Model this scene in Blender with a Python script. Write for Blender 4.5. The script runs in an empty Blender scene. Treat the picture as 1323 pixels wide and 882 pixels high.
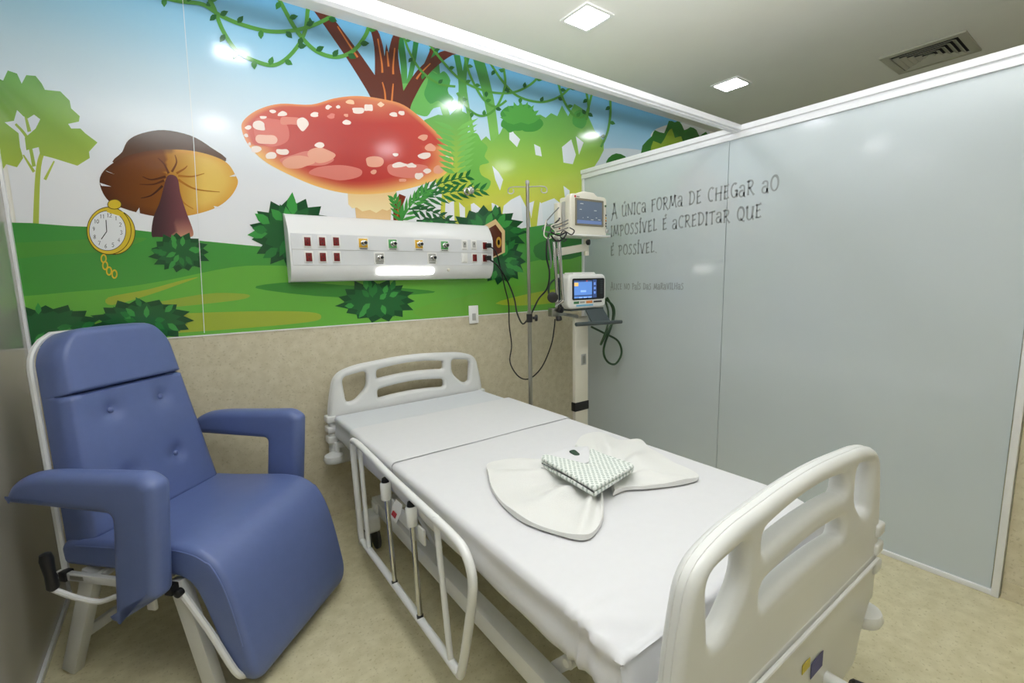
import bpy, bmesh, math, random
from mathutils import Vector, Matrix, noise
from mathutils.geometry import tessellate_polygon
random.seed(7)
scene = bpy.context.scene
COL = scene.collection

# ------------------------------------------------------------------ camera, world, exposure
FPX = 596.62                      # focal length in pixels of the 1323 x 882 frame
YAW, PITCH, ROLL = math.radians(35.84), math.radians(7.71), math.radians(-1.169)
CAM = Vector((-2.5355, -2.5703, 1.29))
F_ = Vector((math.sin(YAW)*math.cos(PITCH), math.cos(YAW)*math.cos(PITCH), -math.sin(PITCH)))
r0 = Vector((math.cos(YAW), -math.sin(YAW), 0)); u0 = r0.cross(F_)
R_ = r0*math.cos(ROLL) + u0*math.sin(ROLL); U_ = -r0*math.sin(ROLL) + u0*math.cos(ROLL)
cd = bpy.data.cameras.new('camera'); cam = bpy.data.objects.new('camera', cd); COL.objects.link(cam)
m = Matrix.Identity(4)
for i in range(3):
    m[i][0], m[i][1], m[i][2], m[i][3] = R_[i], U_[i], -F_[i], CAM[i]
cam.matrix_world = m
cd.sensor_width = 36; cd.lens = FPX*36/1323; cd.clip_start = .02
scene.camera = cam
w = bpy.data.worlds.new('world'); scene.world = w; w.use_nodes = True
w.node_tree.nodes['Background'].inputs[0].default_value = (.9, .95, 1, 1)
w.node_tree.nodes['Background'].inputs[1].default_value = .3
vs = scene.view_settings
vs.view_transform = 'Standard'; vs.look = 'None'; vs.gamma = 1; vs.use_curve_mapping = False
vs.exposure = 0.0
scene.cycles.max_bounces = 16; scene.cycles.diffuse_bounces = 8
LAMP = 35.0                       # radiance of the ceiling panels
LAMP_COL = (.96, .96, 1.03)

fl = bpy.data.lights.new('bounce_flash', 'SPOT'); fl.color = (.93, .96, 1.0); fl.energy = 480; fl.spot_size = math.radians(128); fl.spot_blend = 1; fl.shadow_soft_size = .04
flo = bpy.data.objects.new('bounce_flash', fl); COL.objects.link(flo); flo.location = CAM+Vector((-.02, -.06, .20)); flo.rotation_euler = (Vector((math.sin(YAW+.25)*.50, math.cos(YAW+.25)*.50, .86))).to_track_quat('-Z', 'Y').to_euler()

def W(px, py, axis, val):
    """photo pixel -> point on the plane axis = val"""
    d = F_ + R_*((px-661.5)/FPX) - U_*((py-441)/FPX)
    i = 'xyz'.index(axis)
    return CAM + d*((val-CAM[i])/d[i])

# ------------------------------------------------------------------ materials
def lin(c):
    return tuple(((v/255)/12.92 if v/255 <= .04045 else ((v/255+.055)/1.055)**2.4) for v in c[:3]) + (1,)
MATS = {}
def mat(name, col, rough=.5, metal=0, spec=.5, noise_s=0, noise_a=0, bump=0, bump_s=200, coat=0, emit=None, emit_s=0, sheen=0, aniso=None):
    if name in MATS: return MATS[name]
    mt = bpy.data.materials.new(name); mt.use_nodes = True
    nt = mt.node_tree; b = nt.nodes['Principled BSDF']
    c = lin(col)
    b.inputs['Base Color'].default_value = c
    b.inputs['Roughness'].default_value = rough
    b.inputs['Metallic'].default_value = metal
    b.inputs['Specular IOR Level'].default_value = spec
    b.inputs['Coat Weight'].default_value = coat
    b.inputs['Coat Roughness'].default_value = .05
    b.inputs['Sheen Weight'].default_value = sheen
    if emit:
        b.inputs['Emission Color'].default_value = (*emit, 1); b.inputs['Emission Strength'].default_value = emit_s
    tc = nt.nodes.new('ShaderNodeTexCoord')
    if noise_a:
        n = nt.nodes.new('ShaderNodeTexNoise'); n.inputs['Scale'].default_value = noise_s; n.inputs['Detail'].default_value = 5
        n.inputs['Roughness'].default_value = .65
        rp = nt.nodes.new('ShaderNodeValToRGB')
        rp.color_ramp.elements[0].position = .32; rp.color_ramp.elements[1].position = .68
        rp.color_ramp.elements[0].color = tuple(v*(1-noise_a) for v in c[:3])+(1,)
        rp.color_ramp.elements[1].color = tuple(min(1, v*(1+noise_a)) for v in c[:3])+(1,)
        nt.links.new(tc.outputs['Object'], n.inputs['Vector']); nt.links.new(n.outputs['Fac'], rp.inputs['Fac'])
        nt.links.new(rp.outputs['Color'], b.inputs['Base Color'])
    if bump:
        n2 = nt.nodes.new('ShaderNodeTexNoise'); n2.inputs['Scale'].default_value = bump_s; n2.inputs['Detail'].default_value = 3
        bp = nt.nodes.new('ShaderNodeBump'); bp.inputs['Strength'].default_value = bump; bp.inputs['Distance'].default_value = .002
        nt.links.new(tc.outputs['Object'], n2.inputs['Vector']); nt.links.new(n2.outputs['Fac'], bp.inputs['Height'])
        nt.links.new(bp.outputs['Normal'], b.inputs['Normal'])
    MATS[name] = mt
    return mt

def speckle_mat(name, base, dark, light, rough, scale, spec=.4):
    """vinyl with soft mottling and small darker flecks"""
    mt = bpy.data.materials.new(name); mt.use_nodes = True; nt = mt.node_tree; b = nt.nodes['Principled BSDF']
    tc = nt.nodes.new('ShaderNodeTexCoord')
    def N(s, d, lo, hi, a, bb):
        n = nt.nodes.new('ShaderNodeTexNoise'); n.inputs['Scale'].default_value = s; n.inputs['Detail'].default_value = d
        rp = nt.nodes.new('ShaderNodeValToRGB'); rp.color_ramp.elements[0].position = lo; rp.color_ramp.elements[1].position = hi
        rp.color_ramp.elements[0].color = a; rp.color_ramp.elements[1].color = bb
        nt.links.new(tc.outputs['Object'], n.inputs['Vector']); nt.links.new(n.outputs['Fac'], rp.inputs['Fac'])
        return rp
    base_n = N(scale*.22, 6, .35, .68, lin(base), lin(light))
    fleck = N(scale, 2, .60, .70, (0, 0, 0, 1), (1, 1, 1, 1))
    mx = nt.nodes.new('ShaderNodeMixRGB'); mx.inputs['Color2'].default_value = lin(dark)
    mul = nt.nodes.new('ShaderNodeMath'); mul.operation = 'MULTIPLY'; mul.inputs[1].default_value = .55
    nt.links.new(fleck.outputs['Color'], mul.inputs[0]); nt.links.new(mul.outputs[0], mx.inputs['Fac'])
    nt.links.new(base_n.outputs['Color'], mx.inputs['Color1']); nt.links.new(mx.outputs['Color'], b.inputs['Base Color'])
    b.inputs['Roughness'].default_value = rough; b.inputs['Specular IOR Level'].default_value = spec
    MATS[name] = mt
    return mt

FLOOR = speckle_mat('floor_vinyl', (196, 188, 154), (160, 150, 114), (210, 203, 172), .42, 95)
DADO = speckle_mat('wall_vinyl', (198, 189, 162), (170, 160, 130), (210, 202, 178), .5, 110)
CEIL = mat('ceiling_paint', (232, 231, 224), .9, spec=.2, noise_s=3, noise_a=.015)
WPAINT = mat('wall_paint', (232, 230, 222), .8, spec=.2, noise_s=4, noise_a=.02)
ALU = mat('white_aluminium', (226, 227, 230), .32, spec=.5, noise_s=40, noise_a=.01)
GLASS = mat('frosted_glass', (192, 201, 205), .12, spec=.55, noise_s=2.5, noise_a=.012)
GLASS2 = mat('clear_grey_glass', (172, 168, 160), .06, spec=.9)
LETTER = mat('grey_vinyl_letter', (150, 155, 156), .6)
BLUE = mat('blue_vinyl', (92, 108, 158), .38, spec=.5, noise_s=25, noise_a=.03, bump=.18, bump_s=700)
CHFRAME = mat('chair_white_steel', (205, 206, 205), .35)
BLACK = mat('black_plastic', (22, 22, 24), .45)
BEDW = mat('bed_white_plastic', (216, 217, 216), .3, spec=.5, noise_s=8, noise_a=.01)
BEDS = mat('bed_white_steel', (224, 225, 224), .3)
CHROME = mat('chrome', (200, 200, 198), .16, metal=1)
STEEL = mat('brushed_steel', (170, 168, 160), .3, metal=1)
SHEET = mat('white_sheet', (214, 214, 217), .85, spec=.15, noise_s=30, noise_a=.01, bump=.06, bump_s=500, sheen=.1)
SHEET2 = mat('bluish_sheet', (208, 211, 216), .85, spec=.15, noise_s=30, noise_a=.01, bump=.06, bump_s=500, sheen=.1)
TOWEL = mat('terry_towel', (224, 224, 222), .95, spec=.1, bump=.8, bump_s=420, sheen=.3)
PANELW = mat('console_white', (232, 233, 234), .3, spec=.5)
PANELF = mat('console_face', (222, 224, 228), .38)
RED = mat('red_socket', (118, 18, 22), .4)
YEL = mat('yellow_plate', (226, 178, 48), .45)
GRN = mat('green_plate', (92, 168, 98), .45)
GRY = mat('grey_plate', (178, 178, 174), .45)
WHITEP = mat('white_plastic', (236, 236, 234), .4)
CREAM = mat('cream_plastic', (226, 222, 208), .42)
INK = mat('ink', (60, 60, 62), .7)
DGREY = mat('dark_grey_metal', (66, 76, 78), .4)
NAVY = mat('navy_plastic', (34, 36, 62), .35)
SCREEN = mat('monitor_screen', (88, 98, 112), .15, emit=(.08, .11, .16), emit_s=.5)
SCRB = mat('lit_blue_screen', (60, 90, 150), .2, emit=(.12, .28, .68), emit_s=.9)
GREENH = mat('green_hose', (34, 68, 38), .4)
CORD = mat('black_cord', (24, 24, 26), .5)
GCORD = mat('grey_cord', (110, 112, 110), .5)
BEIGEST = mat('stand_paint', (218, 214, 200), .4)
VENTM = mat('vent_metal', (176, 174, 158), .5)
DARKV = mat('vent_dark', (20, 20, 20), .8)
RUBBER = mat('grey_rubber', (70, 72, 74), .6)
LAMPM = mat('lamp_diffuser', (255, 255, 255), .4, emit=LAMP_COL, emit_s=LAMP)
CONSL = mat('console_lamp', (255, 255, 255), .4, emit=(1, .98, .93), emit_s=9)

# printed mural: colour comes from a colour attribute, gloss from the laminated film
MUR = bpy.data.materials.new('mural_print'); MUR.use_nodes = True
_b = MUR.node_tree.nodes['Principled BSDF']; _a = MUR.node_tree.nodes.new('ShaderNodeVertexColor'); _a.layer_name = 'Print'
MUR.node_tree.links.new(_a.outputs['Color'], _b.inputs['Base Color'])
_b.inputs['Roughness'].default_value = .13; _b.inputs['Specular IOR Level'].default_value = .5

# ------------------------------------------------------------------ object helpers
def tag(o, label=None, cat=None, group=None, kind=None):
    if label: o['label'] = label
    if cat: o['category'] = cat
    if group: o['group'] = group
    if kind: o['kind'] = kind
    return o
def empty(name, loc, rz=0, label=None, cat=None, group=None, kind=None):
    o = bpy.data.objects.new(name, None); COL.objects.link(o)
    o.location = loc; o.rotation_euler = (0, 0, rz); o.empty_display_size = .1
    return tag(o, label, cat, group, kind)
class MB:
    """collects shapes; build() links them as one mesh object"""
    def __init__(s): s.v = []; s.f = []; s.c = None
    def add(s, verts, faces):
        k = len(s.v); s.v += [Vector(p) for p in verts]; s.f += [tuple(i+k for i in f) for f in faces]; return s
    def box(s, a, b, bev=0, M=None):
        a, b = Vector(a), Vector(b)
        lo = Vector([min(a[i], b[i]) for i in range(3)]); hi = Vector([max(a[i], b[i]) for i in range(3)])
        bm = bmesh.new(); bmesh.ops.create_cube(bm, size=1)
        for v in bm.verts: v.co = Vector([lo[i]+(v.co[i]+.5)*(hi[i]-lo[i]) for i in range(3)])
        if bev: bmesh.ops.bevel(bm, geom=list(bm.edges), offset=bev, segments=3 if bev > .004 else 2, affect='EDGES', profile=.5)
        return s.frombm(bm, M)
    def frombm(s, bm, M=None):
        bm.verts.index_update()
        vs_ = [(M @ v.co if M else v.co.copy()) for v in bm.verts]
        s.add(vs_, [[v.index for v in f.verts] for f in bm.faces]); bm.free(); return s
    def bar(s, a, b, w, h, bev=.003, up=(0, 0, 1)):
        """rectangular bar from a to b, w sideways, h along up"""
        a, b = Vector(a), Vector(b); d = (b-a); L = d.length; d.normalize()
        x = Vector(up).cross(d)
        if x.length < 1e-4: x = Vector((1, 0, 0)).cross(d)
        x.normalize(); y = d.cross(x)
        M = Matrix.Identity(4)
        for i in range(3): M[i][0], M[i][1], M[i][2], M[i][3] = x[i], y[i], d[i], a[i]
        return s.box((-w/2, -h/2, 0), (w/2, h/2, L), bev, M)
    def tube(s, pts, r, n=10, closed=False, smooth=0):
        pts = [Vector(p) for p in pts]
        if smooth: pts = cr(pts, smooth, closed)
        N = len(pts); rs = r if isinstance(r, (list, tuple)) else [r]*N
        T = []
        for i in range(N):
            p0 = pts[i-1] if (i or closed) else pts[i]; p1 = pts[(i+1) % N] if (i < N-1 or closed) else pts[i]
            T.append((p1-p0).normalized())
        nrm = T[0].orthogonal().normalized(); rings = []
        for i in range(N):
            nrm = (nrm - T[i]*nrm.dot(T[i])).normalized(); bi = T[i].cross(nrm)
            rings.append([pts[i]+(nrm*math.cos(2*math.pi*k/n)+bi*math.sin(2*math.pi*k/n))*rs[i] for k in range(n)])
        v = [p for rg in rings for p in rg]; f = []
        for i in range(N if closed else N-1):
            j = (i+1) % N
            for k in range(n): f.append((i*n+k, i*n+(k+1) % n, j*n+(k+1) % n, j*n+k))
        if not closed: f += [tuple(range(n-1, -1, -1)), tuple((N-1)*n+k for k in range(n))]
        return s.add(v, f)
    def lathe(s, base, axis, prof, n=20):
        """prof: (distance along axis, radius)"""
        base = Vector(base); ax = Vector(axis).normalized(); e1 = ax.orthogonal().normalized(); e2 = ax.cross(e1)
        v = []; f = []
        for d, r in prof:
            for k in range(n):
                a = 2*math.pi*k/n; v.append(base+ax*d+(e1*math.cos(a)+e2*math.sin(a))*max(r, 1e-4))
        for i in range(len(prof)-1):
            for k in range(n): f.append((i*n+k, i*n+(k+1) % n, (i+1)*n+(k+1) % n, (i+1)*n+k))
        f += [tuple(range(n-1, -1, -1)), tuple((len(prof)-1)*n+k for k in range(n))]
        return s.add(v, f)
    def solid(s, outer, holes, t, b, fn, nb=4):
        """2D outline (with holes) of thickness t and rounded edges b; fn(x, y, depth) -> point"""
        loops = []
        for k, lp in enumerate([outer]+list(holes)):
            A = sum(lp[i-1][0]*lp[i][1]-lp[i][0]*lp[i-1][1] for i in range(len(lp)))
            lp = [Vector((p[0], p[1])) for p in lp]
            if (A > 0) != (k == 0): lp.reverse()
            loops.append(lp)
        def inset(lp, d):
            o = []; n = len(lp)
            for i in range(n):
                e0 = (lp[i]-lp[i-1]); e1 = (lp[(i+1) % n]-lp[i])
                e0 = e0.normalized() if e0.length else e1.normalized(); e1 = e1.normalized() if e1.length else e0
                n0 = Vector((-e0.y, e0.x)); n1 = Vector((-e1.y, e1.x)); q = n0+n1
                q = q.normalized() if q.length > 1e-6 else n0
                o.append(lp[i]+q*(d/max(.5, q.dot(n0))))
            return o
        lev = [(b*(1-math.sin(a)), t/2-b+b*math.cos(a)) for a in [math.pi/2*k/nb for k in range(nb+1)]] if b else [(0, t/2)]
        prof = lev + [(i, -d) for i, d in reversed(lev)]
        # prof runs from the front cap (inset b) round to the back cap
        for lp in loops:
            n = len(lp); base = len(s.v)
            for ins, dep in prof:
                for p in (inset(lp, ins) if ins > 1e-7 else lp): s.v.append(Vector(fn(p.x, p.y, dep)))
            for i in range(len(prof)-1):
                for k in range(n):
                    s.f.append((base+i*n+k, base+(i+1)*n+k, base+(i+1)*n+(k+1) % n, base+i*n+(k+1) % n))
        ci = prof[0][0]
        cl = [inset(lp, ci) if ci > 1e-7 else lp for lp in loops]
        tri = tessellate_polygon([[Vector((p.x, p.y, 0)) for p in lp] for lp in cl])
        flat = [p for lp in cl for p in lp]
        for dep, flip in ((t/2, False), (-t/2, True)):
            k = len(s.v); s.v += [Vector(fn(p.x, p.y, dep)) for p in flat]
            for a_, b_, c_ in tri: s.f.append((k+c_, k+b_, k+a_) if flip else (k+a_, k+b_, k+c_))
        return s
    def build(s, name, material, parent=None, local=False, smooth=True, angle=40, fixn=True):
        off = Vector((0, 0, 0))
        if parent is not None and not local:
            p = parent
            while p is not None: off += p.location; p = p.parent
        me = bpy.data.meshes.new(name)
        me.from_pydata([p-off for p in s.v], [], s.f); me.update()
        bm = bmesh.new(); bm.from_mesh(me)
        bmesh.ops.remove_doubles(bm, verts=bm.verts, dist=1e-6)
        if fixn: bmesh.ops.recalc_face_normals(bm, faces=bm.faces)
        bm.to_mesh(me); bm.free()
        if smooth:
            me.polygons.foreach_set('use_smooth', [True]*len(me.polygons)); me.set_sharp_from_angle(angle=math.radians(angle))
        me.materials.append(material)
        o = bpy.data.objects.new(name, me); COL.objects.link(o)
        if parent is not None: o.parent = parent
        return o
def cr(pts, n=6, closed=True):
    """Catmull-Rom through the points"""
    P = [Vector(p) for p in pts]; N = len(P); out = []
    for i in range(N if closed else N-1):
        g = (lambda k: P[k % N]) if closed else (lambda k: P[max(0, min(N-1, k))])
        a, b, c, d = g(i-1), g(i), g(i+1), g(i+2)
        for k in range(n):
            t = k/n
            out.append(.5*((2*b)+(c-a)*t+(2*a-5*b+4*c-d)*t*t+(3*b-a-3*c+d)*t**3))
    if not closed: out.append(P[-1])
    return out
def rrect(x0, y0, x1, y1, r, n=5):
    o = []
    for cx, cy, a0 in ((x1-r, y1-r, 0), (x0+r, y1-r, 90), (x0+r, y0+r, 180), (x1-r, y0+r, 270)):
        for k in range(n+1):
            a = math.radians(a0+90*k/n); o.append((cx+r*math.cos(a), cy+r*math.sin(a)))
    return o
def rpoly(pts, r, n=5):
    """polygon with rounded corners; r one value or one per corner"""
    o = []; N = len(pts); P = [Vector(p) for p in pts]
    for i in range(N):
        ri = r[i] if isinstance(r, (list, tuple)) else r
        a = P[i]; e0 = (P[i-1]-a); e1 = (P[(i+1) % N]-a)
        d = min(ri, e0.length*.48, e1.length*.48); p0 = a+e0.normalized()*d; p1 = a+e1.normalized()*d
        for k in range(n+1):
            t = k/n; o.append(p0*(1-t)**2+a*2*t*(1-t)+p1*t*t)
    return o
def copy_tree(o, parent=None):
    c = o.copy(); COL.objects.link(c); c.parent = parent
    for ch in [x for x in o.children]: copy_tree(ch, c)
    return c
def one(name, mb, material, label=None, cat=None, kind=None, group=None, **k):
    return tag(mb.build(name, material, **k), label, cat, group, kind)

# ================================================================== SETTING
ZC = 2.621; XL = -3.025; ZM = 1.06
one('floor', MB().box((-6.4, -4.9, -.06), (3.2, .12, 0)), FLOOR, 'beige speckled vinyl floor', 'floor', 'structure', smooth=False)
one('ceiling', MB().box((-6.4, -4.9, ZC), (3.2, .12, ZC+.06)), CEIL, 'plain cream ceiling with recessed square lights', 'ceiling', 'structure', smooth=False)
wb = one('wall_back', MB().box((-6.4, 0, 0), (3.2, .12, ZC)), WPAINT, 'back wall with cartoon mural above a beige vinyl dado', 'wall', 'structure', smooth=False)
MB().box((-6.4, -.003, 0), (3.2, 0, ZM)).build('dado_panel', DADO, wb, smooth=False)
MB().box((XL, -.0065, ZM-.004), (3.2, -.003, ZM+.002)).build('dado_edge_strip', WHITEP, wb, smooth=False)
one('wall_left', MB().box((-6.5, -4.9, 0), (-6.4, .12, ZC)), WPAINT, 'far end wall beyond the neighbouring bays', 'wall', 'structure', smooth=False)
one('wall_front', MB().box((-6.4, -5.0, 0), (3.2, -4.9, ZC)), WPAINT, 'plain wall across the aisle', 'wall', 'structure', smooth=False)
one('wall_end', MB().box((3.2, -4.9, 0), (3.3, .12, ZC)), WPAINT, 'plain wall behind the frosted glass bay', 'wall', 'structure', smooth=False)
ws = one('wall_right', MB().box((.004, -3.2, 0), (.16, -2.336, ZC)), DADO, 'beige vinyl wall end beside the glass partition', 'wall', 'structure', smooth=False)
one('baseboard_right', MB().box((-.003, -3.2, 0), (.004, -2.336, .075), .001), DADO, 'beige vinyl baseboard of the wall end', 'baseboard', 'structure', smooth=False)

def partition(name, x, label, seam, yend):
    p = empty(name, (x, 0, 0), 0, label, 'partition', kind='structure')
    for a, b in ((-.022, -seam+.002), (-seam-.002, -yend+.004)):
        MB().box((x-.005, b, .02), (x+.005, a, 2.025)).build('glass_panel', GLASS if x > -1 else GLASS2, p, smooth=False)
    # top rail: wide cap above a narrower glazing channel, small lips at the glass
    prof = [(-.026, 2.047), (-.026, 2.074), (.026, 2.074), (.026, 2.047), (.014, 2.045), (.018, 2.03), (.018, 2.012), (-.018, 2.012), (-.018, 2.03), (-.014, 2.045)]
    mb = MB(); n = len(prof)
    for yy in (-.001, -yend-.02): mb.v += [Vector((x+a, yy, z)) for a, z in prof]
    for k in range(n): mb.f.append((k, (k+1) % n, n+(k+1) % n, n+k))
    t = tessellate_polygon([[Vector((a, z, 0)) for a, z in prof]])
    mb.f += [tuple(q) for q in t] + [tuple(n+i for i in q) for q in t]
    mb.build('top_rail', ALU, p, smooth=False)
    MB().box((x-.016, -yend-.02, 0), (x+.016, -.001, .022), .002).build('bottom_rail', ALU, p)
    MB().box((x-.014, -.024, .022), (x+.014, -.001, 2.012), .002).build('wall_post', ALU, p)
    MB().box((x-.02, -yend-.022, 0), (x+.02, -yend, 2.047), .002).build('end_post', ALU, p)
    return p
part_r = partition('wall_glass_right', 0, 'frosted glass partition with white frame and grey lettering', 1.136, 2.31)
part_l = partition('wall_glass_left', XL, 'frosted glass partition behind the blue recliner', 1.136, 2.31)
tb = empty('trim_1', (-1.5, -1.185, 2.06), 0, 'white header beam running between the two glass partitions', 'beam', kind='structure')
MB().box((XL+.027, -1.21, 2.047), (-.027, -1.158, 2.074), .002).build('beam_bar', ALU, tb)
MB().box((XL+.027, -1.196, 2.040), (-.027, -1.172, 2.0468)).build('beam_channel', ALU, tb)

# ------------------------------------------------------------------ quote lettering (stroke letters, flat film on the glass)
def arc(cx, cy, rx, ry, a0, a1, n=12):
    return [(cx+rx*math.cos(math.radians(a0+(a1-a0)*k/n)), cy+ry*math.sin(math.radians(a0+(a1-a0)*k/n))) for k in range(n+1)]
GL = {
 'A': (.66, [[(.02, -.06), (.1, .0), (.2, .3), (.36, 1.0)], [(.36, 1.0), (.46, .5), (.60, 0)], [(.10, .36), (.56, .42)], [(.22, 1.02), (.40, 1.0)]]),
 'a': (.56, [[(.06, .62), (.12, .76), (.28, .80), (.42, .72), (.44, .5), (.42, .2), (.46, .02), (.54, .03)], arc(.22, .22, .2, .22, 60, 380, 12)]),
 'U': (.66, [[(.06, .98), (.08, .5), (.10, .18), (.22, .02), (.38, .04), (.50, .22), (.54, .6), (.56, 1.0)], [(.0, .96), (.16, 1.0)], [(.54, .3), (.58, .06), (.66, .0)]]),
 'N': (.72, [[(.12, -.04), (.10, .5), (.10, .95)], [(.10, .95), (.30, .5), (.58, .02)], [(.58, .02), (.60, .5), (.64, 1.04)], [(.02, .92), (.16, .97)]]),
 'I': (.26, [[(.12, .0), (.13, .5), (.12, 1.0)], [(.02, .97), (.22, 1.0)], [(.02, .0), (.22, .02)]]),
 'C': (.58, [arc(.34, .48, .28, .5, 50, 300, 16)]),
 'F': (.52, [[(.12, -.06), (.12, .5), (.14, .96)], [(.0, .92), (.24, .98), (.50, .98)], [(.06, .52), (.28, .54), (.42, .58)]]),
 'O': (.66, [arc(.33, .48, .28, .5, 80, 440, 22)]),
 'R': (.62, [[(.12, -.02), (.12, .5), (.14, .98)], [(.0, .90), (.2, 1.0), (.42, .94), (.48, .76), (.38, .56), (.14, .48)], [(.22, .50), (.40, .2), (.62, -.06)]]),
 'M': (.84, [[(.02, -.04), (.12, .4), (.18, .98)], [(.18, .98), (.28, .5), (.40, .16)], [(.40, .16), (.52, .5), (.64, 1.0)], [(.64, 1.0), (.68, .4), (.80, -.02)]]),
 'D': (.66, [[(.14, .02), (.14, .5), (.14, .96)], [(.0, .94), (.22, 1.0), (.46, .9), (.58, .6), (.54, .26), (.36, .04), (.06, .0)]]),
 'E': (.54, [[(.14, .04), (.12, .5), (.14, .96)], [(.04, .96), (.26, .96), (.46, 1.04)], [(.08, .52), (.26, .54), (.40, .60)], [(.06, .04), (.28, .02), (.50, .10)]]),
 'H': (.70, [[(.12, -.02), (.12, .5), (.12, .98)], [(.56, -.06), (.56, .5), (.60, 1.04)], [(.04, .50), (.30, .52), (.64, .56)]]),
 'G': (.66, [arc(.34, .48, .28, .5, 55, 330, 16), [(.38, .42), (.62, .46)], [(.58, .46), (.57, .2), (.60, -.04)]]),
 'P': (.56, [[(.14, -.06), (.14, .5), (.14, .98)], [(.0, .90), (.22, 1.0), (.44, .92), (.48, .72), (.36, .52), (.14, .46)]]),
 'S': (.50, [[(.42, .86), (.32, .98), (.16, .96), (.10, .78), (.20, .60), (.34, .46), (.42, .28), (.34, .06), (.16, -.02), (.04, .12)]]),
 'V': (.62, [[(.04, .98), (.18, .5), (.30, .0)], [(.30, .0), (.42, .5), (.50, .90), (.60, 1.0)]]),
 'L': (.50, [[(.12, .02), (.12, .5), (.14, 1.0)], [(.04, .04), (.26, .02), (.46, .12)], [(.04, .98), (.22, 1.02)]]),
 'T': (.60, [[(.30, -.04), (.30, .5), (.30, .96)], [(.02, .90), (.30, .97), (.58, .98)]]),
 'Q': (.70, [arc(.33, .48, .28, .5, 80, 440, 22), [(.30, .16), (.48, -.04), (.68, -.12)]]),
 '.': (.20, [[(.08, .0), (.12, .06)]]), ' ': (.42, []),
}
ACC = {'Ú': 'U', 'Í': 'I', 'É': 'E'}
def ribbon(mb, pts, wd, fn):
    P = [Vector((p[0], p[1])) for p in cr([(a, b) for a, b in pts], 4, False)] if 2 < len(pts) < 9 else [Vector(p) for p in pts]
    N = len(P); L = []
    for i in range(N):
        d = (P[min(N-1, i+1)]-P[max(0, i-1)]); d = d.normalized() if d.length else Vector((1, 0))
        t = i/(N-1); wv = wd*(.78+.45*abs(2*t-1)**3); n = Vector((-d.y, d.x))*wv/2
        L.append((P[i]+n, P[i]-n))
    k = len(mb.v)
    for a, b in L: mb.v += [Vector(fn(a.x, a.y, .0006)), Vector(fn(b.x, b.y, .0006)), Vector(fn(a.x, a.y, 0)), Vector(fn(b.x, b.y, 0))]
    for i in range(N-1):
        q = k+4*i
        mb.f += [(q, q+1, q+5, q+4), (q, q+4, q+6, q+2), (q+1, q+3, q+7, q+5)]
    mb.f += [(k, k+2, k+3, k+1), (k+4*N-4, k+4*N-3, k+4*N-1, k+4*N-2)]
qt = empty('quote_lettering', (-.006, -.8, 1.45), 0, 'grey storybook lettering of a Portuguese quote on the frosted glass', 'lettering')
LINES = [('A ÚNICa FORMa DE CHEGaR aO', -.285, -1.412, 1.700, .074, .0085, True, .010),
         ('IMPOSSÍVEL É aCREDITaR QUE', -.285, -1.335, 1.574, .070, .0085, False, .008),
         ('É POSSÍVEL.', -.285, -.684, 1.441, .066, .008, False, 0),
         ('ALICE NO PaÍS DaS MaRaVILHaS', -.285, -.880, 1.202, .038, .005, True, .004)]
for text, ya, yb, z0, h, wd, big, rise in LINES:
    wd *= 1.25
    tot = sum(GL[ACC.get(c, c)][0]+.10 for c in text)+(.25 if big else 0)
    sx = (ya-yb)/tot; x = 0
    for i, c in enumerate(text):
        adv, st = GL[ACC.get(c, c)]; mb = MB()
        k = 1.42 if (big and i == 0) else 1.0
        dz = rise*(x/tot) - (.16*h if k > 1 else 0) + (.04*h*math.sin(i*2.3))
        # keep stroke width even: draw in metres
        def put(s_): ribbon(mb, [(a*k*sx, b*k*h) for a, b in s_], wd, lambda u, v_, d: (-.0052-d, ya-x*sx-u, z0+dz+v_))
        for s_ in st: put(s_)
        if c in ACC: put([(.30 if c != 'Í' else .10, 1.14), (.44 if c != 'Í' else .24, 1.34)])
        x += adv*k+.10
        if st: mb.build('letter', LETTER, qt, smooth=False, fixn=False)

# ------------------------------------------------------------------ ceiling lights
def ceiling_light(x, y, label, group):
    t = empty('ceiling_light', (x, y, ZC), 0, label, 'ceiling light', group)
    fr = MB(); a, b = .1, .084
    fr.solid(rrect(-a, -a, a, a, .004, 2), [rrect(-b, -b, b, b, .012, 4)], .008, 0, lambda p, q, d: (x+p, y+q, ZC-.004+d))
    fr.build('frame', WHITEP, t)
    MB().solid(rrect(-b+.001, -b+.001, b-.001, b-.001, .012, 4), [], .004, 0, lambda p, q, d: (x+p, y+q, ZC-.0025+d)).build('diffuser', LAMPM, t)
    return t
G = 'recessed square ceiling lights'
ceiling_light(-.68, -.72, 'lit square ceiling light above the bed, left of the air vent', G)
ceiling_light(.78, -.685, 'lit square ceiling light beyond the glass partition, nearest its rail', G)
for i, (lx, ly) in enumerate([(-5.06, -.72), (-3.60, -.72), (-2.14, -.70), (2.24, -.70), (-5.06, -2.12), (-3.60, -2.12), (-2.14, -2.12), (-.66, -2.12), (.76, -2.12), (2.24, -2.12)]):
    ceiling_light(lx, ly, 'lit square ceiling light outside the photographed view', G)
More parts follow.
